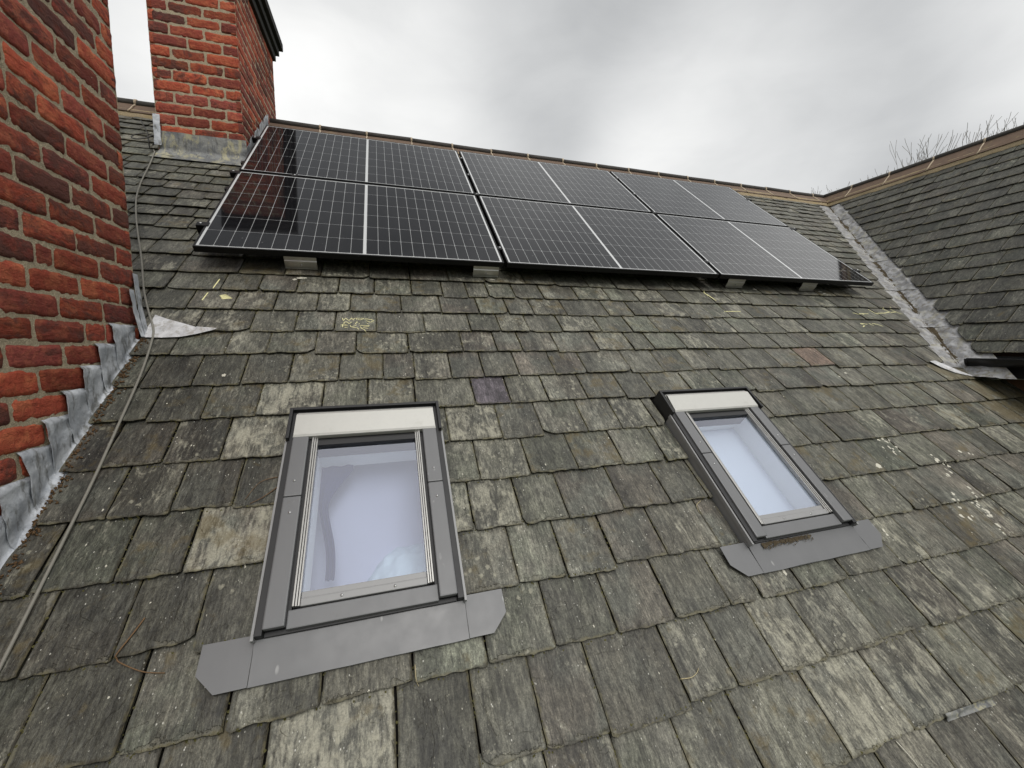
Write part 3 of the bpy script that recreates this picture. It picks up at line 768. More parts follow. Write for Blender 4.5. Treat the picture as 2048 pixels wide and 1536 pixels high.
def one_brick(mb, o, ax, up, nn, x0, x1, z0, z1, rg, fine, e0, e1):
    nx, nz = (14, 6) if fine else (7, 4)
    sd = rg.uniform(0, 500); proud = rg.uniform(-.0012, .0025)
    tone = (rg.uniform(.58, 1.28), rg.random() ** 1.2, rg.random() ** 1.4, rg.random())
    if rg.random() < .12: tone = (1.15, .1, .0, tone[3])
    w, h = x1 - x0, z1 - z0; pts = []
    chipc = [rg.uniform(.001, .007) if rg.random() < .8 else rg.uniform(.010, .026) for _ in range(4)]
    for j in range(nz + 1):
        for i in range(nx + 1):
            # concentrate rows near the arrises
            s = i / nx; t = j / nz
            s = .5 - .5 * math.cos(math.pi * s) * (1 - .0); s = .65 * s + .35 * i / nx
            x = s * w; z = t * h
            dx, dz = min(x, w - x), min(z, h - z)
            wob = .0035 * noise.noise(Vector((x * 28, z * 28, sd)))
            if i == 0 or i == nx: x += wob * 1.0
            if j == 0 or j == nz: z += .0042 * noise.noise(Vector((x * 24, j * 7.0, sd + 5))) + .002 * noise.noise(Vector((x * 80, j * 3.0, sd)))
            cr = chipc[(1 if x > w / 2 else 0) + (2 if z > h / 2 else 0)]
            r = .0045 + .0025 * noise.noise(Vector((x * 40, z * 40, sd + 9)))
            d = 0.0
            if dx < r: d += (r - math.sqrt(max(0, r * r - (r - dx) ** 2)))
            if dz < r: d += (r - math.sqrt(max(0, r * r - (r - dz) ** 2)))
            if dx + dz < cr: d += (cr - dx - dz) * .5
            n = proud - d + .0024 * noise.noise(Vector((x * 17, z * 22, sd + 1))) + .0013 * noise.noise(Vector((x * 70, z * 90, sd + 2)))
            pts.append(o + ax * (x0 + x) + up * (z0 + z) + nn * n)
    wd = nx + 1
    fs = [(j * wd + i, j * wd + i + 1, (j + 1) * wd + i + 1, (j + 1) * wd + i) for j in range(nz) for i in range(nx)]
    rim = [i for i in range(wd)] + [j * wd + nx for j in range(1, nz + 1)] + [nz * wd + i for i in range(nx - 1, -1, -1)] + [j * wd for j in range(nz - 1, 0, -1)]
    b = len(pts)
    for kx in rim: pts.append(pts[kx] - nn * .03)
    for q in range(len(rim)):
        q2 = (q + 1) % len(rim); fs.append((rim[q2], rim[q], b + q, b + q2))
    mb.add(pts, fs, col=tone, smooth=True)
def mortar_face(mb, o, ax, up, nn, w, h, rec=.0034, dens=70):
    nu, nv = max(2, int(w * dens)), max(2, int(h * dens))
    mb.grid(lambda s, t: o + ax * (s * w) + up * (t * h) + nn * (-rec + .0026 * noise.noise(Vector((s * w * 45, t * h * 45, w + h))) + .0016 * noise.noise(Vector((s * w * 130, t * h * 130, 4)))), nu, nv)
UP = Vector((0, 0, 1)); EX = Vector((1, 0, 0)); EY = Vector((0, 1, 0))

# near stack: right-hand face at X = -0.105, far corner at Y = -0.35
chim1 = thing('brick_chimney', 'large worn brick chimney close by with stepped lead flashing along its foot', 'chimney', MT(-.105, -.35, 0))
CI = MT(.105, .35, 0)
c1x, c1y = -.105, -.35
m = MB(); mo = MB(); rg = random.Random(41)
L1 = 2.1; W1 = .95
z_lo, z_hi = -3.2, 2.6
PH1 = -.45
face_bricks(m, Vector((0, -L1, 0)), EY, UP, EX, L1, -2.3, 1.20, PH1, rg, True)
face_bricks(m, Vector((0, -L1, 0)), EY, UP, EX, L1, 1.25, z_hi, PH1, rg, False)
face_bricks(m, Vector((0, 0, 0)), -EX, UP, EY, W1, -.6, z_hi, PH1, rg, False, odd=1)
face_bricks(m, Vector((-W1, 0, 0)), -EY, UP, -EX, L1, -.6, z_hi, PH1, rg, False)
m.build('brickwork', M_BRICK, chim1)
mortar_face(mo, Vector((0, -L1, -2.3)), EY, UP, EX, L1, 3.5, dens=120)
mortar_face(mo, Vector((0, -L1, 1.2)), EY, UP, EX, L1, 1.4, dens=30)
mortar_face(mo, Vector((0, 0, -.8)), -EX, UP, EY, W1, 3.4, dens=40)
mortar_face(mo, Vector((-W1, 0, -.8)), -EY, UP, -EX, L1, 3.4, dens=30)
mo.box(-W1 + .02, -.02, -L1, -.02, -2.4, 2.58)
mo.build('mortar_joints', M_MORTAR, chim1)
m = MB(); m.box(-W1 - .06, .06, -L1 - .06, .06, z_hi - .02, z_hi + .10, bev=.01); m.build('stone_cap', M_CAP, chim1)

# stepped lead: one piece per course, folded into the bed joint, dressed on to the slates at its foot
def roof_z(y): return (M_MAIN @ Vector((0, (y - .0909) / ct, .006))).z
step = .0975
for k in range(15):
    yl0 = -.565 - k * step; zt = -.448 - k * COURSE
    wdt = .142 + .012 * math.sin(k * 2.3)
    m = MB()
    def fn(x, y, h, yl0=yl0, wdt=wdt, zt=zt, k=k):
        yl = yl0 + wdt * 1.22 * x
        lo = roof_z(yl) - .002; top = min(zt, roof_z(yl) + .25) + .003 * noise.noise(Vector((x * 5, k, 1)))
        yy = yl + (1 - y) * .020 * (1 - x) + .004 * noise.noise(Vector((y * 5, k * 1.7, 3))) * (1 - x)
        z = lo + (top - lo) * y
        bul = .003 + .009 * (1 - x) + .006 * noise.noise(Vector((x * 3, y * 3, k * 3.7))) + .003 * noise.noise(Vector((x * 9, y * 9, k * 3.7)))
        if y > .95: bul -= .012 * (y - .95) / .05
        if y < .12: bul += .022 * (1 - y / .12) ** 1.4
        return Vector((bul + h, yy - c1y, z))
    m.sheet(lambda x, y, h, fn=fn: fn(x, y, h), 10, 16, .0022)
    m.build('step_flashing', M_LEAD, chim1)
# the two upright lead slips that turn the far corner
for (yo, zlo, zhi, wd_, lean) in ((-.012, -.49, -.215, .034, .026), (-.050, -.50, -.290, .030, .030)):
    m = MB()
    def fn(x, y, h, yo=yo, zlo=zlo, zhi=zhi, wd_=wd_, lean=lean):
        return Vector((.010 + lean * .5 * (1 - y) + h + .012 * (1 - y) ** 3 + .003 * noise.noise(Vector((y * 9, x * 3, yo * 90))), yo - wd_ / 2 + wd_ * x, zlo + (zhi - zlo) * y))
    m.sheet(fn, 4, 10, .0022); m.build('corner_flashing', M_LEAD, chim1)

# far stack on the ridge
chim2 = thing('brick_chimney', 'red brick chimney stack standing on the ridge beside the end of the solar panels', 'chimney', MT(-.39, 1.38, 0))
m = MB(); mo = MB(); rg = random.Random(77); w2, d2 = .60, 1.22
T2 = 2.575
X0, X1 = -.30, .30
PH2 = 1.392
face_bricks(m, Vector((X0, 0, 0)), EX, UP, -EY, w2, .95, T2 - .05, PH2, rg, True, halves=.03)
face_bricks(m, Vector((X1, 0, 0)), EY, UP, EX, d2, .95, T2 - .05, PH2, rg, True)
face_bricks(m, Vector((X0, d2, 0)), -EY, UP, -EX, d2, .95, T2 - .05, PH2, rg, False)
face_bricks(m, Vector((X1, d2, 0)), -EX, UP, EY, w2, .95, T2 - .05, PH2, rg, False)
m.build('brickwork', M_BRICK, chim2)
mortar_face(mo, Vector((X0, 0, .9)), EX, UP, -EY, w2, 1.7, dens=100)
mortar_face(mo, Vector((X1, 0, .9)), EY, UP, EX, d2, 1.7, dens=70)
mortar_face(mo, Vector((X0, d2, .9)), -EY, UP, -EX, d2, 1.7, dens=30); mortar_face(mo, Vector((X1, d2, .9)), -EX, UP, EY, w2, 1.7, dens=30)
mo.box(X0 + .02, X1 - .02, .02, d2 - .02, .85, T2)
mo.build('mortar_joints', M_MORTAR, chim2)
cap = MB()
for (o_, a, b) in ((.028, T2 + .002, T2 + .074), (.058, T2 + .078, T2 + .150), (.092, T2 + .154, T2 + .235)):
    cap.box(X0 - o_, X1 + o_, -o_, d2 + o_, a, b, bev=.006)
cap.build('stone_cap', M_CAP, chim2)
for kx in (-.13, .13):
    pot = MB(); prof = [(.13, 0), (.135, .05), (.115, .08), (.105, .30), (.125, .32), (.125, .37), (.10, .38), (.09, .30), (.09, .0)]
    n_ = 18; pts = []; fs = []
    for (r_, z_) in prof:
        for q in range(n_): pts.append(Vector((kx + r_ * math.cos(2 * math.pi * q / n_), d2 / 2 + r_ * math.sin(2 * math.pi * q / n_), T2 + .235 + z_)))
    for a in range(len(prof) - 1):
        for q in range(n_): fs.append((a * n_ + q, a * n_ + (q + 1) % n_, (a + 1) * n_ + (q + 1) % n_, (a + 1) * n_ + q))
    pot.add(pts, fs, smooth=True); pot.build('chimney_pot', M_RIDGE, chim2)
# its lead: front apron bent from the brick on to the slates, side slip, stepped soakers on the right
def c2(p): return Vector(p) - Vector((-.39, 1.38, 0))
m = MB()
def fn(x, y, h):
    X = -.675 + x * .605
    v_face = (1.38 - .0909) / ct
    if y < .52:
        v = 1.585 + (v_face - 1.585) * (y / .52) + (.012 * noise.noise(Vector((X * 9, 1, 1))) if y < .05 else 0)
        p = M_MAIN @ Vector((X - (.05 * (1 - x) * (1 - y / .52) if x < .3 else 0), v, .012 + h + .004 * noise.noise(Vector((X * 7, v * 7, 3))) + .016 * (y / .52) ** 4))
    else:
        t = (y - .52) / .48; z0_ = (M_MAIN @ Vector((0, v_face, .028))).z
        p = Vector((X, 1.38 - .010 - h - .003 * noise.noise(Vector((X * 7, t * 4, 8))), z0_ + t * .152 + .006 * noise.noise(Vector((X * 8, 5, 5)))))
    return c2(p)
m.sheet(fn, 26, 18, .0022); m.build('lead_apron', M_LEADY, chim2)
m = MB()
m.sheet(lambda x, y, h: c2(Vector((-.70 + .045 * x + .004 * noise.noise(Vector((x, y * 5, 2))), 1.36 - h - .008 * (1 - y), 1.05 + .235 * y))), 3, 10, .0022); m.build('corner_flashing', M_LEAD, chim2)
for k in range(9):
    yt = 1.44 + k * .085
    m = MB(); 
    def fn(x, y, h, yt=yt, k=k):
        yl = yt - .05 + x * .11; lo = roof_z(yl) + .0
        return c2(Vector((-.082 + h + .004 * (k % 2) + .004 * noise.noise(Vector((x * 3, y * 3, k))) + (.016 * (1 - y / .15) if y < .15 else 0), yl + .03 * y, lo + (.13 + .03 * (k % 2)) * y)))
    m.sheet(fn, 5, 8, .0022); m.build('step_flashing', M_LEAD, chim2)

# ---------------------------------------------------------------- lead laid on the slates
def dressed(name, u0, u1, top, bot, mat, label, cat, lift=.003, nu=24, nv=10, th=.002):
    m = MB()
    def fn(x, y, h):
        u = u0 + (u1 - u0) * x; vb, vt_ = bot(u), top(u); v = vb + (vt_ - vb) * y
        p = on_slate(u, v, lift); p.z = max(p.z, .012) + h + .0012 * noise.noise(Vector((u * 20, v * 20, 1))); return p
    m.sheet(fn, nu, nv, th)
    return tag(m.build(name, mat, None, M_MAIN), label, cat)
def lerp_tab(tab):
    def f(u):
        for (a, b), (c, d) in zip(tab[:-1], tab[1:]):
            if u <= c: t = (u - a) / (c - a); return b + (d - b) * max(0, t)
        return tab[-1][1]
    return f
dressed('lead_flashing', -.075, .205, lerp_tab([(-.075, -.455), (-.02, -.485), (.05, -.518), (.10, -.545), (.15, -.556), (.205, -.560)]),
        lerp_tab([(-.075, -.625), (0, -.628), (.07, -.622), (.13, -.600), (.17, -.580), (.205, -.561)]), M_LEADB,
        'bright white lead tongue lying on the slates behind the near chimney corner', 'flashing', nu=30)
dressed('lead_flashing', 4.99, 5.24, lerp_tab([(4.99, -.93), (5.06, -.925), (5.24, -1.10)]),
        lerp_tab([(4.99, -.932), (5.03, -1.00), (5.10, -1.06), (5.24, -1.115)]), M_LEADB,
        'bright white lead slip at the foot of the valley beside the black gutter', 'flashing', nu=20)

# ---------------------------------------------------------------- black gutter under the wing eave
gut = thing('gutter', 'black plastic half-round gutter along the wing eave, its end just above the lead valley foot', 'gutter', MT(5.335, -.70, -.685))
m = MB(); n_ = 14; r = .062
def gp(q, rad, y):
    a = math.pi + math.pi * q / n_; return Vector((rad * math.cos(a), y, rad * math.sin(a)))
ys = [0, -1, -2, -2.8]
pts = [gp(q, rr, y) for y in ys for rr in (r, r - .004) for q in range(n_ + 1)]
wd = n_ + 1; fs = []
for a in range(len(ys) - 1):
    for q in range(n_):
        b = a * 2 * wd; c_ = (a + 1) * 2 * wd
        fs.append((b + q, b + q + 1, c_ + q + 1, c_ + q)); fs.append((b + wd + q + 1, b + wd + q, c_ + wd + q, c_ + wd + q + 1))
m.add(pts, fs, smooth=True)
m.tube([(-r, 0, 0), (-r, -2.8, 0)], .007, 6); m.tube([(r, 0, 0), (r, -2.8, 0)], .005, 6)
m.build('gutter_trough', M_BLACKP, gut)
m = MB(); m.prism([(r * 1.07 * math.cos(math.pi + math.pi * q / 14), r * 1.07 * math.sin(math.pi + math.pi * q / 14)) for q in range(15)], -.004, .012, Matrix(((1, 0, 0, 0), (0, 0, 1, 0), (0, 1, 0, 0), (0, 0, 0, 1))))
m.build('end_stop', M_BLACKP, gut)
m = MB(); m.box(.066, .09, -2.8, 0, -.14, .02); m.build('fascia_board', M_BLACKP, gut)
# drooping lead end below the gutter
m = MB()
def fn(x, y, h):
    s = 3.25 + .30 * x; d = -.03 + .22 * y
    p, nn = valley_pt(min(d, .0), s) if d <= 0 else valley_pt(d, s)
    p = Vector((5.30 + .20 * x * 1.0, -.80 - .16 * x + .10 * y - .05, -.835 + .05 * y * y - .03 * x + .02 * math.sin(x * 3)))
    return p + Vector((0, 0, h + .006 * noise.noise(Vector((x * 5, y * 5, 1)))))
m.sheet(fn, 14, 8, .003); tag(m.build('lead_flashing', M_LEADY), 'drooping dull lead outlet tucked below the end of the black gutter', 'flashing')

# ---------------------------------------------------------------- walls of the house below the roofs
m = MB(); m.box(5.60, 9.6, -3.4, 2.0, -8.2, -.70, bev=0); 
tag(m.build('wing_wall', plain('shaded_brick_wall', (.14, .075, .05), .95, spec=.1, var=.4, scale=9)), 'plain brick wall of the cross wing in shade under the black gutter', 'wall')  # wall colour darkened to carry the shade under the gutter
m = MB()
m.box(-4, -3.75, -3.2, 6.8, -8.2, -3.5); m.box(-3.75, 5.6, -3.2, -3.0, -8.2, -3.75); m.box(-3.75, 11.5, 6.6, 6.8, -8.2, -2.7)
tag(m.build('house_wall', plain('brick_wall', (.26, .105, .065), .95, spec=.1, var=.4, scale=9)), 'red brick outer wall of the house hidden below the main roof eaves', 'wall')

# ---------------------------------------------------------------- skylights
SKY_LAB = ('grey framed skylight nearest the brick chimney, bedding and dark curtain seen through its glass',
           'grey framed skylight farther from the chimney, white reveal seen through its glass')
def make_skylight(uc, label):
    o = thing('skylight', label, 'skylight', M_MAIN @ MT(uc, -1.575, 0), 'skylights set into the main slate slope')
    hw = .285; vb, vt_ = -.405, .405                     # local v relative to the centre (-1.575)
    T = .070
    f = MB()                                           # tall flashing frame round the opening
    f.box(-hw - .008, -hw + .012, vb - .004, vt_ + .004, -.03, T - .008, bev=.002); f.box(hw - .012, hw + .008, vb - .004, vt_ + .004, -.03, T - .008, bev=.002)
    f.box(-hw + .012, hw - .012, vt_ - .016, vt_ + .004, -.03, T - .006, bev=.002); f.box(-hw + .012, hw - .012, vb - .004, vb + .010, -.02, T - .032, bev=.002)
    f.box(-hw + .012, -hw + .078, vb + .01, vt_ - .02, -.03, T - .022); f.box(hw - .078, hw - .012, vb + .01, vt_ - .02, -.03, T - .022)
    f.box(-hw + .078, hw - .078, vt_ - .17, vt_ - .02, -.03, T - .022)
    f.build('frame', M_COATD, o)
    for s in (-1, 1):                                  # bright upturned flashing edge on either side
        e = MB(); e.box(s * (hw + .0125) - .004, s * (hw + .0125) + .004, vb - .012, vt_ - .14, T - .034, T - .014, bev=.001)
        e.box(s * (hw + .0105) - .0015, s * (hw + .0105) + .0015, vb - .010, vt_ - .14, -.01, T - .036)
        e.build('flashing_edge', M_EDGE, o)
    for s in (-1, 1):                                  # side claddings, two lengths each, with screws
        xa, xb = (s * (hw - .012), s * (hw - .068)) if s > 0 else (-hw + .012, -hw + .068)
        xa, xb = min(xa, xb), max(xa, xb)
        for (a, b) in ((vb + .008, .0115), (.0145, vt_ - .115)):
            c = MB(); c.box(xa, xb, a, b, T - .020, T, bev=.004); co = c.build('side_cladding', M_COAT, o)
            ym = b - .06 if a < 0 else a + .06
            sc = MB(); sc.tube([((xa + xb) / 2, ym, T - .001), ((xa + xb) / 2, ym, T + .0022)], .0042, 10); sc.build('screw', M_STEEL, co)
        g = MB()
        x_ = hw - .083
        for q in range(3):
            xx = s * (x_ - q * .007)
            g.box(xx - .0027, xx + .0027, vb + .058, vt_ - .128, T - .03, T - .006 - .003 * q, bev=.0012)
        g.build('glazing_rail', M_RAIL, o)
    c = MB(); c.box(-hw + .070, hw - .070, vb + .002, vb + .052, T - .036, T - .016, bev=.003); c.build('bottom_cladding', M_COAT, o)
    b = MB(); b.box(-hw + .101, hw - .101, vb + .056, vb + .078, T - .034, T - .012, bev=.003); b.box(-hw + .101, hw - .101, vb + .079, vb + .098, T - .036, T - .018, bev=.002)
    bo = b.build('bottom_rail', M_EDGE, o)
    for s in (-.07, .085):
        sc = MB(); sc.tube([(s, vb + .067, T - .013), (s, vb + .067, T - .0095)], .0042, 10); sc.build('screw', M_STEEL, bo)
    k = MB(); k.box(-hw + .10, hw - .10, vt_ - .172, vt_ - .150, T - .03, T - .014); k.build('top_seal', M_COATD, o)
    # hood: dark surround with the pale cover inside it
    h = MB()
    for s in (-1, 1): h.box(s * (hw + .006) - .006, s * (hw + .006) + .006, vt_ - .145, vt_ + .008, -.01, T + .012, bev=.002)
    h.box(-hw, hw, vt_ - .004, vt_ + .008, -.01, T + .012, bev=.002)
    h.build('hood_surround', M_COATD, o)
    h = MB()
    prof = [(vt_ - .018, T + .004), (vt_ - .030, T + .010), (vt_ - .034, T + .013), (vt_ - .128, T + .006), (vt_ - .136, T + .001), (vt_ - .136, T - .018)]
    h.grid(lambda x, y: Vector((-hw + .020 + (2 * hw - .040) * x + (.010 * (2 * x - 1) * y), prof[min(int(y * 5 + .001), 5)][0], prof[min(int(y * 5 + .001), 5)][1])), 2, 5, smooth=False, flip=True)
    for s in (-1, 1):
        h.box(s * (hw - .016) - .0015, s * (hw - .016) + .0015, vt_ - .134, vt_ - .02, T - .01, T + .003)
    h.build('hood', M_HOOD, o)
    g = MB(); g.box(-hw + .098, hw - .098, vb + .090, vt_ - .150, T - .034, T - .028)
    g.build('glass_pane', M_GLASS, o)
    l = MB()                                           # white reveal below the glass
    t_ = .012; gx, g0, g1 = hw - .092, vb + .084, vt_ - .158
    zt, zb = T - .040, (-.30 if uc > 2 else -.124)
    l.box(-gx - t_, -gx, g0 - t_, g1 + t_, zb, zt); l.box(gx, gx + t_, g0 - t_, g1 + t_, zb, zt)
    l.box(-gx, gx, g1, g1 + t_, zb, zt); l.box(-gx, gx, g0 - t_, g0, zb, zt)
    l.build('reveal', M_WHITE, o)
    if uc > 2:
        l = MB(); l.box(-gx, gx, g0, g1, -.090, -.086); l.build('bounce_board', M_BOUNCE, o)  # pale board added close under the glass to brighten this skylight
    # apron flashing in three pieces dressed on to the slates
    def ap(pts, n0): 
        a = MB()
        a.prism(pts, n0, n0 + .002); return a
    A = MB(); A.grid(lambda x, y: Vector((-hw - .012 + (2 * hw + .024) * x, vb - .112 + .118 * y + (.0025 * noise.noise(Vector((x * 6, 1, uc))) if y < .01 else 0), .0205 + .010 * (y ** 3) + .0035 * noise.noise(Vector((x * 5, y * 2.5, uc))) * (1 if .05 < y else .5))), 12, 6)
    A.prism([(-hw - .012, vb - .112), (hw + .012, vb - .112), (hw + .012, vb - .1115), (-hw - .012, vb - .1115)], .010, .0205)
    A.build('apron', M_COAT, o)
    for s in (-1, 1):
        pl = [(hw + .0135, vb + .012), (hw + .0135, vb - .111), (hw + .090, vb - .111), (hw + .140, vb - .060), (hw + .140, vb + .012)]
        if s < 0: pl = [(-x, y) for x, y in pl][::-1]
        ap(pl, .0190).build('apron', M_COAT, o)
    return o
sk1 = make_skylight(.905, SKY_LAB[0]); sk2 = make_skylight(2.665, SKY_LAB[1])

# made-up shallow room below one skylight, back slanted near the glass to brighten it
rm = MB(); q0, q1 = -2.30, -1.0
def room_pt(u, v, n): return Vector((u, v, n))
c8 = [room_pt(u, v, n) for nn in ((-.52, -.13), (-.125, -.125)) for v, n in zip((q0, q1), nn) for u in (.42, 1.40)]
rm.add(c8, [(0, 1, 3, 2), (0, 4, 5, 1), (2, 3, 7, 6), (0, 2, 6, 4), (1, 5, 7, 3)])
tag(rm.build('shallow_room_box', M_ROOMW, None, M_MAIN), kind='structure')
bd = MB()
bd.grid(lambda x, y: Vector((.865 + .50 * x, -1.20 + .30 * y, -1.385 - .125 * max(0, 1 - x * 3.2) ** 1.8 - .06 * abs(2 * y - 1) ** 2.5 + .016 * noise.noise(Vector((x * 8, y * 5, 3))) + .010 * noise.noise(Vector((x * 20, y * 12, 7))))), 44, 24)
bd.grid(lambda x, y: Vector((.865 + .50 * x, -1.20, -1.445 - .125 * max(0, 1 - x * 3.2) ** 1.8 - .15 * y)), 20, 4)
tag(bd.build('duvet', M_DUVET), 'crumpled pale blue bedding seen low through the skylight nearest the chimney', 'bedding')
cu = MB()
def cf(x, y):                                       # hangs parallel to the roof slope in front of the slanted box back
    p = Vector((.694, -.790, -.985)).lerp(Vector((.742, -1.100, -1.418)), 1 - y)
    w_ = .032 + .094 * min(1, max(0, (y - .50) / .28)) ** 1.4
    return p + Vector((w_ * x + .008 * math.sin(y * 9), .005 * math.sin(x * 13), 0))
cu.sheet(lambda x, y, h: cf(x, y) + Vector((0, h, 0)), 24, 28, .004)
tag(cu.build('curtain', M_CURT), 'dark navy curtain tied back inside the skylight nearest the chimney', 'curtain')

# ---------------------------------------------------------------- solar panels
PW, PH, GU, GV = 1.762, 1.134, .0237, .0262
def panel_lab(r, c):
    row = ('lower', 'upper')[r]
    if c == 0: return f'{row} black solar panel beside the chimney, dark chimney reflection in its left end'
    if c == 1: return f'{row} black solar panel in the middle of its row of three'
    return f'{row} black solar panel nearest the lead valley, at the valley end of its row'
PINV = Matrix.Translation(ROOF @ Vector((0, 0, 0))) @ ROOF.to_4x4()
proto = None
def panel_parts(o):
    f = MB(); w = .011
    f.box(0, PW, 0, w, -.035, 0, bev=.0012); f.box(0, PW, PH - w, PH, -.035, 0, bev=.0012)
    f.box(0, w, w, PH - w, -.035, 0, bev=.0012); f.box(PW - w, PW, w, PH - w, -.035, 0, bev=.0012)
    f.build('frame', M_FRAME, o)
    g = MB(); z = -.0018
    P = [(w, w), (PW - w, w), (PW - w, PH - w), (w, PH - w)]
    g.add([Vector((x, y, z)) for x, y in P] + [Vector((x, y, z - .005)) for x, y in P],
          [(0, 1, 2, 3), (7, 6, 5, 4), (0, 4, 5, 1), (1, 5, 6, 2), (2, 6, 7, 3), (3, 7, 4, 0)], uv=P + P)
    g.build('glass_laminate', M_PV, o)
for r in range(2):
    for c in range(3):
        mw = PINV @ MT(c * (PW + GU), r * (PH + GV), 0)
        if proto is None:
            proto = thing('solar_panel', panel_lab(r, c), 'solar panel', mw, 'solar panels on the main slate slope'); panel_parts(proto); continue
        o = proto.copy(); C.objects.link(o); o.matrix_world = mw; o['label'] = panel_lab(r, c)
        for ch in proto.children:
            d = ch.copy(); C.objects.link(d); d.parent = o
# black mounting rails under the panels and their stub ends
RAILV = (.26, .90, 1.42, 2.05)
for k, v in enumerate(RAILV):
    m = MB(); m.box(-.045, 3 * PW + 2 * GU + .045, v - .02, v + .02, -.078, -.0365, bev=.002)
    o = m.build('mounting_rail', M_FRAME, None, PINV)
    tag(o, ('long black rail lowest under the bottom row of solar panels', 'long black rail near the top edge of the bottom row of solar panels', 'long black rail low under the upper row of solar panels', 'long black rail highest under the upper row of solar panels')[k], 'rail', 'rails under the solar panels')
# aluminium hooks showing below the bottom edge
HK = ((.515, 'bright aluminium bracket under the panel beside the chimney, white lime splash below it'),
      (1.655, 'bright aluminium bracket under the gap between the chimney-end panel and the middle panel'),
      (3.80, 'dull aluminium bracket below the start of the valley-end panel'),
      (4.62, 'dull aluminium bracket closest to the lead valley under the panels'))
for k, (u, lab) in enumerate(HK):
    o = thing('roof_bracket', lab, 'bracket', M_MAIN @ MT(u, .035, 0), 'aluminium brackets below the solar panels')
    w_ = .088
    b = MB()
    pr = [(0, .018), (-.006, .022), (-.006, .060), (-.001, .066), (-.001, .102), (.004, .102), (.004, .066), (-.001, .060), (-.001, .022), (.03, .022), (.03, .017)]
    n_ = len(pr); pts = [Vector((sx * w_, y, z)) for sx in (-1, 1) for y, z in pr]
    fs = [tuple(range(n_)), tuple(range(n_, 2 * n_))[::-1]] + [(i, n_ + i, n_ + (i + 1) % n_, (i + 1) % n_) for i in range(n_)]
    b.add(pts, fs); b.box(-w_, w_, -.014, 0.0, .014, .0185, bev=.001)
    bo = b.build('bracket_plate', M_ALU, o)
    s = MB(); s.tube([(0, -.006, .038), (0, -.0105, .038)], .006, 8); s.build('screw', M_STEEL, bo)
# clamps
def clamp_obj(u, v, end=0, lab=''):
    o = thing('panel_clamp', lab, 'clamp', PINV @ MT(u, v, 0), 'black clamps holding the solar panels')
    b = MB()
    if end == 0: b.box(-.020, .020, -.022, .022, .0008, .0045, bev=.001); b.box(-.008, .008, -.022, .022, -.03, .0008)
    else: b.box(-.022, .022, -.022, .022, -.036, .0042, bev=.002); b.box(-.022 + end * -.02, .022 + end * -.02, -.022, .022, .0008, .0044, bev=.001)
    b.build('clamp_body', M_FRAME, o)
    s = MB(); s.tube([(0, 0, .0045), (0, 0, .010)], .0065, 8); s.build('bolt', M_STEEL, o)
for gi, gname in ((1, 'the chimney-end and middle panels'), (2, 'the middle and valley-end panels')):
    u = gi * PW + (gi - .5) * GU
    for v, vn in zip((.20, 1.147, 1.60, 2.05), ('lowest clamp between', 'clamp at the crossing of gaps between', 'clamp low in the upper gap between', 'topmost clamp between')):
        clamp_obj(u, v, 0, f'{vn} {gname}')
clamp_obj(.37, PH + GV / 2, 0, 'clamp in the long gap between upper and lower chimney-end panels')
for v, vn in zip((.26, 1.10, 1.9), ('lowest', 'middle', 'highest')):
    clamp_obj(-.022, v, -1, f'{vn} end clamp on the chimney side of the solar array')
for v, vn in zip((.22, 1.10, 1.9), ('lowest', 'middle', 'highest')):
    clamp_obj(3 * PW + 2 * GU + .022, v, 1, f'{vn} end clamp on the valley side of the solar array')

# ---------------------------------------------------------------- cable down the roof
cab = thing('cable', 'thin grey cable running down the slates past both chimneys', 'cable', M_MAIN)
path = [(-.725, 1.72), (-.70, 1.66), (-.69, 1.60), (-.665, 1.45), (-.635, 1.27), (-.60, 1.05), (-.545, .80), (-.47, .56), (-.40, .36), (-.325, .16), (-.25, -.05), (-.17, -.28), (-.10, -.45), (-.055, -.55), (-.035, -.62), (-.015, -.74), (.005, -.95), (.02, -1.2), (.03, -1.45), (.035, -1.7), (.04, -2.0), (.035, -2.3), (.03, -2.7)]
def smooth_path(p, k=6):
    out = []
    for i in range(len(p) - 1):
        p0, p1, p2, p3 = [Vector((*p[max(0, min(len(p) - 1, i + d))], 0)) for d in (-1, 0, 1, 2)]
        for t in range(k):
            t /= k; out.append(.5 * ((2 * p1) + (-p0 + p2) * t + (2 * p0 - 5 * p1 + 4 * p2 - p3) * t * t + (-p0 + 3 * p1 - 3 * p2 + p3) * t ** 3))
    out.append(Vector((*p[-1], 0))); return out
sp = smooth_path(path)
zs = [on_slate(q.x, q.y, .006).z for q in sp]
zz = [max(zs[max(0, i - 3):i + 4]) for i in range(len(zs))]
zz = [sum(zz[max(0, i - 2):i + 3]) / len(zz[max(0, i - 2):i + 3]) for i in range(len(zz))]
m = MB(); m.tube([Vector((q.x, q.y, z)) for q, z in zip(sp, zz)], .0046, 8); m.build('cable_sheath', M_CABLE, cab)
lo = MB(); pts = []
for k in range(26):
    a = -.6 + 2 * math.pi * 1.05 * k / 25; pts.append(Vector((-.80 + .075 * math.cos(a), 1.83 + .11 * math.sin(a), .035 + .06 * k / 25)))
lo.tube(pts, .0045, 6); lo.tube([(-.74, 1.70, .03), (-.78, 1.86, .09), (-.86, 2.02, .13)], .0045, 6); lo.build('loose_tail', M_WIRE, cab)

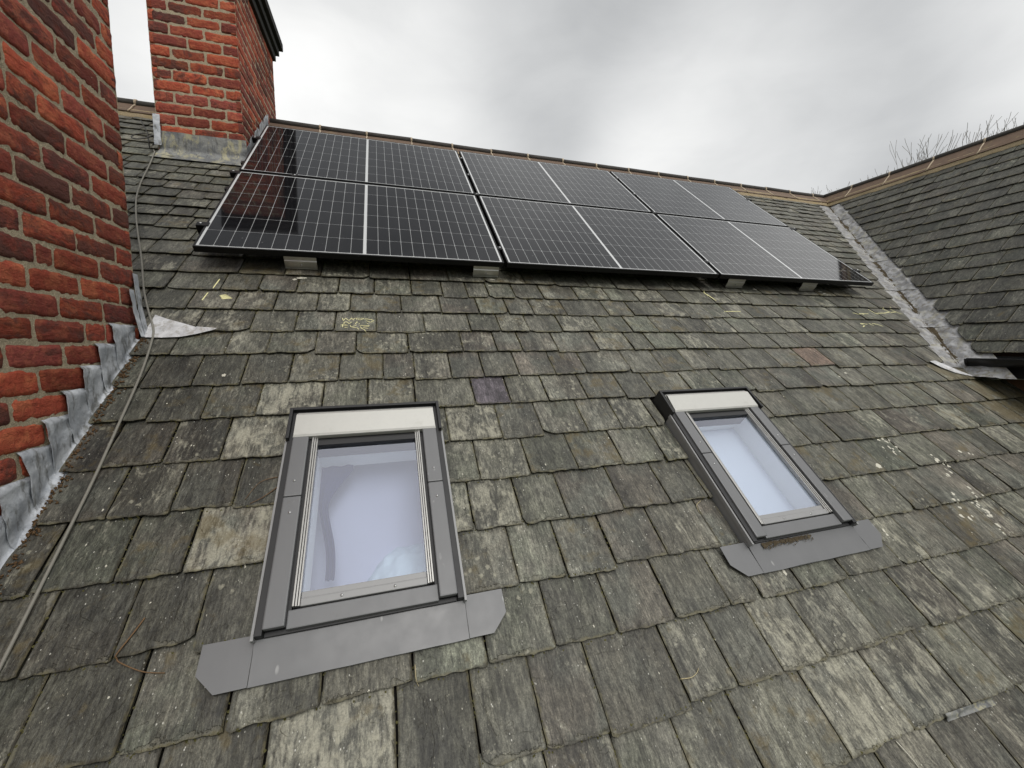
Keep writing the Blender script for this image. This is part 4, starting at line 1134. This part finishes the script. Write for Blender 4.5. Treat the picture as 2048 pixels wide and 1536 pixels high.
# ---------------------------------------------------------------- chalk marks, splashes, twigs
def px_uv(x, y):
    d = RC.transposed() @ Vector(((x - 1024) / 809.079, (y - 768) / 809.079, 1)); o = Vector((0.99210383, -2.3902202, 1.30341392))
    t = (-.131 - o.z) / d.z; p = o + d * t; return p.x, p.y
def stroke(mb, pts, w):
    P = [Vector((*px_uv(*p), 0)) for p in pts]; Q = []
    for a, b in zip(P[:-1], P[1:]):
        n = max(2, int((b - a).length / .006)); Q += [a.lerp(b, k / n) for k in range(n)]
    Q.append(P[-1]); L = []; Rr = []
    for i, q in enumerate(Q):
        d = (Q[min(i + 1, len(Q) - 1)] - Q[max(i - 1, 0)]).normalized(); s = Vector((-d.y, d.x, 0))
        ww = w * (.6 + .6 * abs(noise.noise(Vector((q.x * 140, q.y * 140, 2)))))
        if i in (0, len(Q) - 1): ww *= .4
        for lst, sg in ((L, 1), (Rr, -1)):
            p = q + s * ww * sg; lst.append(on_slate(p.x, p.y, .0012))
    b = L + Rr; n = len(Q)
    mb.add(b, [(n + i, n + i + 1, i + 1, i) for i in range(n - 1)])
def zz_(x0, y0, s, L): return [(x0 + x / s, y0 + y / s) for x, y in L]
ck = MB(); Zw = lambda L: zz_(640, 590, 12.8, L)
for L in ([(560, 555), (600, 640), (650, 570), (740, 640), (810, 560), (830, 620)], [(850, 630), (870, 580), (930, 570), (940, 620)], [(930, 570), (1130, 575)], [(960, 600), (1030, 620), (1130, 580)], [(1130, 600), (1240, 570)], [(1180, 620), (1300, 600), (1380, 640), (1290, 680), (1180, 640)], [(610, 740), (620, 680), (700, 680), (740, 730), (810, 680)], [(890, 750), (950, 670), (970, 690)], [(1000, 710), (1005, 740)], [(1200, 700), (1220, 730)], [(530, 750), (700, 745)], [(510, 795), (720, 780)], [(580, 740), (575, 830)], [(620, 840), (720, 825)], [(770, 770), (800, 820), (930, 770)], [(820, 830), (960, 840), (990, 890)], [(1010, 775), (1260, 775), (1240, 800), (1100, 800)], [(1030, 800), (1060, 850), (1180, 915)], [(1090, 830), (1240, 860)]):
    stroke(ck, Zw(L), .0022)
tag(ck.build('chalk_note', M_CHALK, None, M_MAIN), 'yellow chalk handwriting scribbled on a slate below the chimney-end panel', 'chalk mark')
ck = MB()
stroke(ck, [(439, 556), (426, 577)], .0042); tag(ck.build('chalk_mark', M_CHALK, None, M_MAIN), 'upper yellow chalk dash near the chimney-end panel corner', 'chalk mark')
ck = MB(); stroke(ck, [(415, 582), (404, 600)], .0042); tag(ck.build('chalk_mark', M_CHALK, None, M_MAIN), 'lower yellow chalk dash near the chimney-end panel corner, beside a chalk smear', 'chalk mark')
ck = MB()
for q in range(9): stroke(ck, [(438 + q * .6, 589 + q * 1.0), (452 + q * 1.6, 586 + q * 1.1)], .003)
tag(ck.build('chalk_note', M_CHALK, None, M_MAIN), 'broad yellow chalk smear on a slate below the chimney-end panel corner', 'chalk mark')
ck = MB(); Zr = lambda L: zz_(1680, 580, 12.8, L)
for L in ([(330, 575), (480, 610), (730, 605)], [(580, 590), (600, 640)], [(740, 470), (900, 590), (1130, 590), (1280, 555), (1450, 545)], [(1090, 450), (1270, 560)], [(1260, 440), (1450, 540), (1600, 610)], [(920, 600), (1010, 630)]):
    stroke(ck, Zr(L), .0042)
tag(ck.build('chalk_note', M_CHALK, None, M_MAIN), 'upper longer yellow chalk scribble on slates beside the lead valley', 'chalk mark')
ck = MB()
for L in ([(530, 840), (720, 860)], [(530, 840), (640, 910), (590, 940)], [(740, 830), (880, 905)], [(830, 835), (980, 870), (1120, 925)]):
    stroke(ck, Zr(L), .0042)
tag(ck.build('chalk_note', M_CHALK, None, M_MAIN), 'lower shorter yellow chalk scribble on slates beside the lead valley', 'chalk mark')
ck = MB(); stroke(ck, [(1408, 582), (1432, 602)], .005)
tag(ck.build('chalk_mark', M_CHALK, None, M_MAIN), 'slanting yellow chalk tick below the start of the valley-end panel', 'chalk mark')
ck = MB(); stroke(ck, [(1449, 622), (1482, 622)], .004)
tag(ck.build('chalk_mark', M_CHALK, None, M_MAIN), 'level yellow chalk tick one slate course below the slanting tick', 'chalk mark')

rgd = random.Random(9)
def splat(mb, u, v, a, b, ang=0.0):
    n = 12; pts = [on_slate(u, v, .0016)]
    for k in range(n):
        t = 2 * math.pi * k / n; r_ = 1 + .3 * rgd.uniform(-1, 1)
        x, y = a * r_ * math.cos(t), b * r_ * math.sin(t)
        pts.append(on_slate(u + x * math.cos(ang) - y * math.sin(ang), v + x * math.sin(ang) + y * math.cos(ang), .0009))
    mb.add(pts, [(0, k + 1, (k + 1) % n + 1) for k in range(n)])
sp_ = MB()
for (x, y, a, b) in ((589, 557, .012, .012), (600, 553, .018, .012), (609, 553, .014, .008), (983, 560, .022, .009), (981, 569, .016, .005), (1510, 578, .02, .012), (1640, 583, .025, .012), (1648, 588, .02, .006),
                     (448, 750, .008, .010), (1505, 1157, 0, 0), (1570, 1145, .007, .012), (1770, 1060, .007, .008), (1776, 1068, .007, .006), (1755, 933, .018, .016), (1692, 745, .012, .007), (1680, 752, .01, .006), (735, 1050, 0, 0)):
    if a: splat(sp_, *px_uv(x, y), a, b)
for k in range(260):
    u, v = rgd.uniform(.0, 4.6), rgd.uniform(-2.75, -.15)
    if any(a - .02 < u < b + .02 for a, b in WINS) and -2.12 < v < -1.15: continue
    s = rgd.uniform(.0010, .0028); splat(sp_, u, v, s, s * rgd.uniform(.8, 2.6))
for (x, y) in ((1870, 915), (1900, 930), (1930, 905), (1945, 985), (1960, 1010), (1985, 1040), (2000, 1055), (1915, 1000), (1780, 880), (1795, 900), (1885, 935), (1765, 880), (1780, 894), (1925, 1025), (1975, 1020)):
    u, v = px_uv(x, y)
    for q in range(4): splat(sp_, u + rgd.gauss(0, .02), v + rgd.gauss(0, .02), rgd.uniform(.003, .010), rgd.uniform(.004, .013))
tag(sp_.build('bird_droppings', M_DROP, None, M_MAIN), 'white droppings and lime splashes specked over the slates', 'droppings', kind='stuff')

def twig(pts, r, mat, lab, nm='twig'):
    P = smooth_path([px_uv(*p) for p in pts], 5)
    m = MB(); m.tube([on_slate(q.x, q.y, r + .001 + .004 * math.sin(math.pi * i / (len(P) - 1))) for i, q in enumerate(P)], [r * (1 - .5 * i / (len(P) - 1)) for i in range(len(P))], 5)
    tag(m.build(nm, mat, None, M_MAIN), lab, 'twig')
twig([(290, 1236), (268, 1268), (240, 1305), (232, 1318), (245, 1328), (285, 1343), (328, 1345)], .0024, M_TWIG, 'bent brown twig lying on slates left of the nearer skylight apron')
twig([(563, 968), (528, 995), (500, 1008)], .0020, M_TWIG, 'short dark twig caught against the left side of the nearer skylight')
twig([(555, 953), (520, 965), (490, 1000)], .0015, M_TWIG, 'thin curved stem above the short dark twig beside the nearer skylight')
twig([(1361, 1358), (1380, 1356), (1392, 1346), (1396, 1336)], .0016, M_STRAW, 'curved pale straw lying on a slate below the two skylights')
twig([(1403, 1000), (1394, 1010), (1400, 1025)], .0016, M_STRAW, 'curled pale straw beside the left side of the farther skylight')
twig([(830, 1330), (832, 1358), (838, 1372)], .0014, M_STRAW, 'short pale straw hanging below the apron of the nearer skylight')
twig([(1796, 1482), (1820, 1512), (1840, 1536)], .0022, M_DROP, 'straight white splinter on a slate at the bottom right')
# leaf litter along the stepped lead, moss in the joints
m = MB(); rg = random.Random(8)
for k in range(700):
    v = rg.uniform(-2.6, -.62); u = -.078 + abs(rg.gauss(0, .014)); p = on_slate(u, v, .002); r_ = rg.uniform(.0015, .0055)
    d = Vector((rg.uniform(-1, 1), rg.uniform(-1, 1), rg.uniform(-.1, .5))) * r_ * 2.2
    m.tube([p, p + d], [r_, r_ * .4], 4)
tag(m.build('leaf_litter', M_DEBRIS, None, M_MAIN), 'brown leaf litter packed along the foot of the stepped lead', 'litter', kind='stuff')
m = MB(); rg = random.Random(18)
def moss_at(u, v, s, zmin=-1):
    p = on_slate(u, v, 0); p.z = max(p.z, zmin); n = 7; pts = [p + Vector((0, 0, s * .5))]
    for k in range(n):
        t = 2 * math.pi * k / n; pts.append(on_slate(u + s * rg.uniform(.7, 1.3) * math.cos(t), v + s * rg.uniform(.7, 1.3) * math.sin(t), 0))
    for q_ in pts: q_.z = max(q_.z, zmin)
    m.add(pts, [(0, k + 1, (k + 1) % n + 1) for k in range(n)], smooth=True)
for vt, us in J.items():
    for u in us:
        if any(a < u < b for a, b in WINS) and -2.1 < vt < -1.2: continue
        for q in range(rg.randint(4, 16)): moss_at(u + rg.gauss(0, .0018), vt + rg.uniform(.0, .18), rg.uniform(.0012, .0035))
    for q in range(170):
        u = rg.uniform(-.05, 5)
        if any(a - .01 < u < b + .01 for a, b in WINS) and -2.1 < vt < -1.2: continue
        moss_at(u, vt - .003 + rg.uniform(-.004, .003), rg.uniform(.0012, .0034))
for q in range(420): moss_at(2.43 + .26 * rg.random() ** 1.3, -1.988 - abs(rg.gauss(0, .010)), rg.uniform(.0015, .0045), .0315) if False else None
tag(m.build('moss', M_MOSS, None, M_MAIN), 'tiny clumps of olive moss growing in the slate joints', 'moss', kind='stuff')
m = MB()
for q in range(520): moss_at(2.43 + .27 * rg.random() ** 1.3, -1.988 - abs(rg.gauss(0, .009)), rg.uniform(.0012, .0040), .0315)
tag(m.build('grit', M_DIRT, None, M_MAIN), 'brown grit and moss caught under the lower edge of the farther skylight', 'grit', kind='stuff')
# small lead tingle holding the slipped slate at the lower right
ua, ub = Vector(px_uv(1890, 1436)), Vector(px_uv(1986, 1402))
def fn(x, y, h):
    p = ua.lerp(ub, x); return on_slate(p.x, p.y - .010 + .020 * y + .003 * noise.noise(Vector((x * 6, 2, 2))), .010 + h + .003 * noise.noise(Vector((x * 8, y * 4, 1))))
m = MB(); m.sheet(fn, 22, 4, .002)
tag(m.build('lead_strip', M_LEADY, None, M_MAIN), 'narrow blue-grey lead strip under a slate tail at the lower right', 'flashing')

# ---------------------------------------------------------------- bare trees beyond the wing
def bare_tree(base, height, seed, spread, label):
    rg = random.Random(seed); o = thing('bare_tree', label, 'tree', MT(*base), 'bare trees beyond the wing ridge')
    tr = MB(); cr = MB()
    def grow(p, d, L, r, depth, mb):
        n = 4; pts = [p]; rad = [r]
        for k in range(n):
            d = (d + Vector((rg.gauss(0, .10), rg.gauss(0, .10), rg.gauss(.05, .05)))).normalized()
            p = p + d * (L / n); pts.append(p); rad.append(r * (1 - .42 * (k + 1) / n))
        mb.tube(pts, [max(q, .0068) for q in rad], 6 if depth < 2 else 4 if depth < 4 else 3, cap=False)
        if depth >= 6: return
        kids = 3
        for q in range(kids):
            i = n if q == 0 else rg.randint(2, n)
            ax = d.orthogonal().normalized(); ax.rotate(Matrix.Rotation(rg.uniform(0, 6.28), 3, d))
            nd = d.copy(); nd.rotate(Matrix.Rotation(rg.uniform(.18, .60) * spread, 3, ax)); nd = (nd + Vector((0, 0, .30))).normalized()
            grow(pts[i], nd, L * rg.uniform(.60, .80), rad[i] * rg.uniform(.6, .76), depth + 1, cr)
    tr.tube([(0, 0, 0), (.05, .02, height * .16), (.02, .05, height * .30)], [height * .022, height * .018, height * .015], 10)
    for q in range(4):
        a = q * 1.57 + rg.uniform(-.4, .4)
        grow(Vector((.02, .05, height * .30)), Vector((math.cos(a) * .35 * spread, math.sin(a) * .35 * spread, 1)).normalized(), height * .21, height * .012, 1, cr)
    tr.build('trunk', M_BARK, o); cr.build('crown', M_BARK, o)
    zl = sorted(v[2] for v in cr.v); zs_ = zl[int(len(zl) * .997)]
    return o, zs_
TREES = ((1778, 352, 29.0, 'small bare tree whose twigs show lowest, nearest the valley top'), (1820, 332, 31.5, 'bare tree second from the valley top behind the wing ridge'),
         (1888, 290, 29.5, 'bushiest bare tree rising highest above the middle of the wing ridge'), (1948, 283, 32.0, 'bare upright tree to the right of the bushiest one'),
         (2018, 268, 30.0, 'sparse bare tree at the far right end above the wing ridge'))
for k, (x, y, dist, lab) in enumerate(TREES):
    d = px_dir(x, y); d = d / math.hypot(d.x, d.y)
    top = cam_pos + d * dist
    o, zmax = bare_tree((top.x, top.y, -8.2), top.z + 8.2, 60 + k, (.8, .75, .9, .7, .8)[k], lab)
    s = (top.z + 8.2) / zmax; o.scale = (s, s, s)
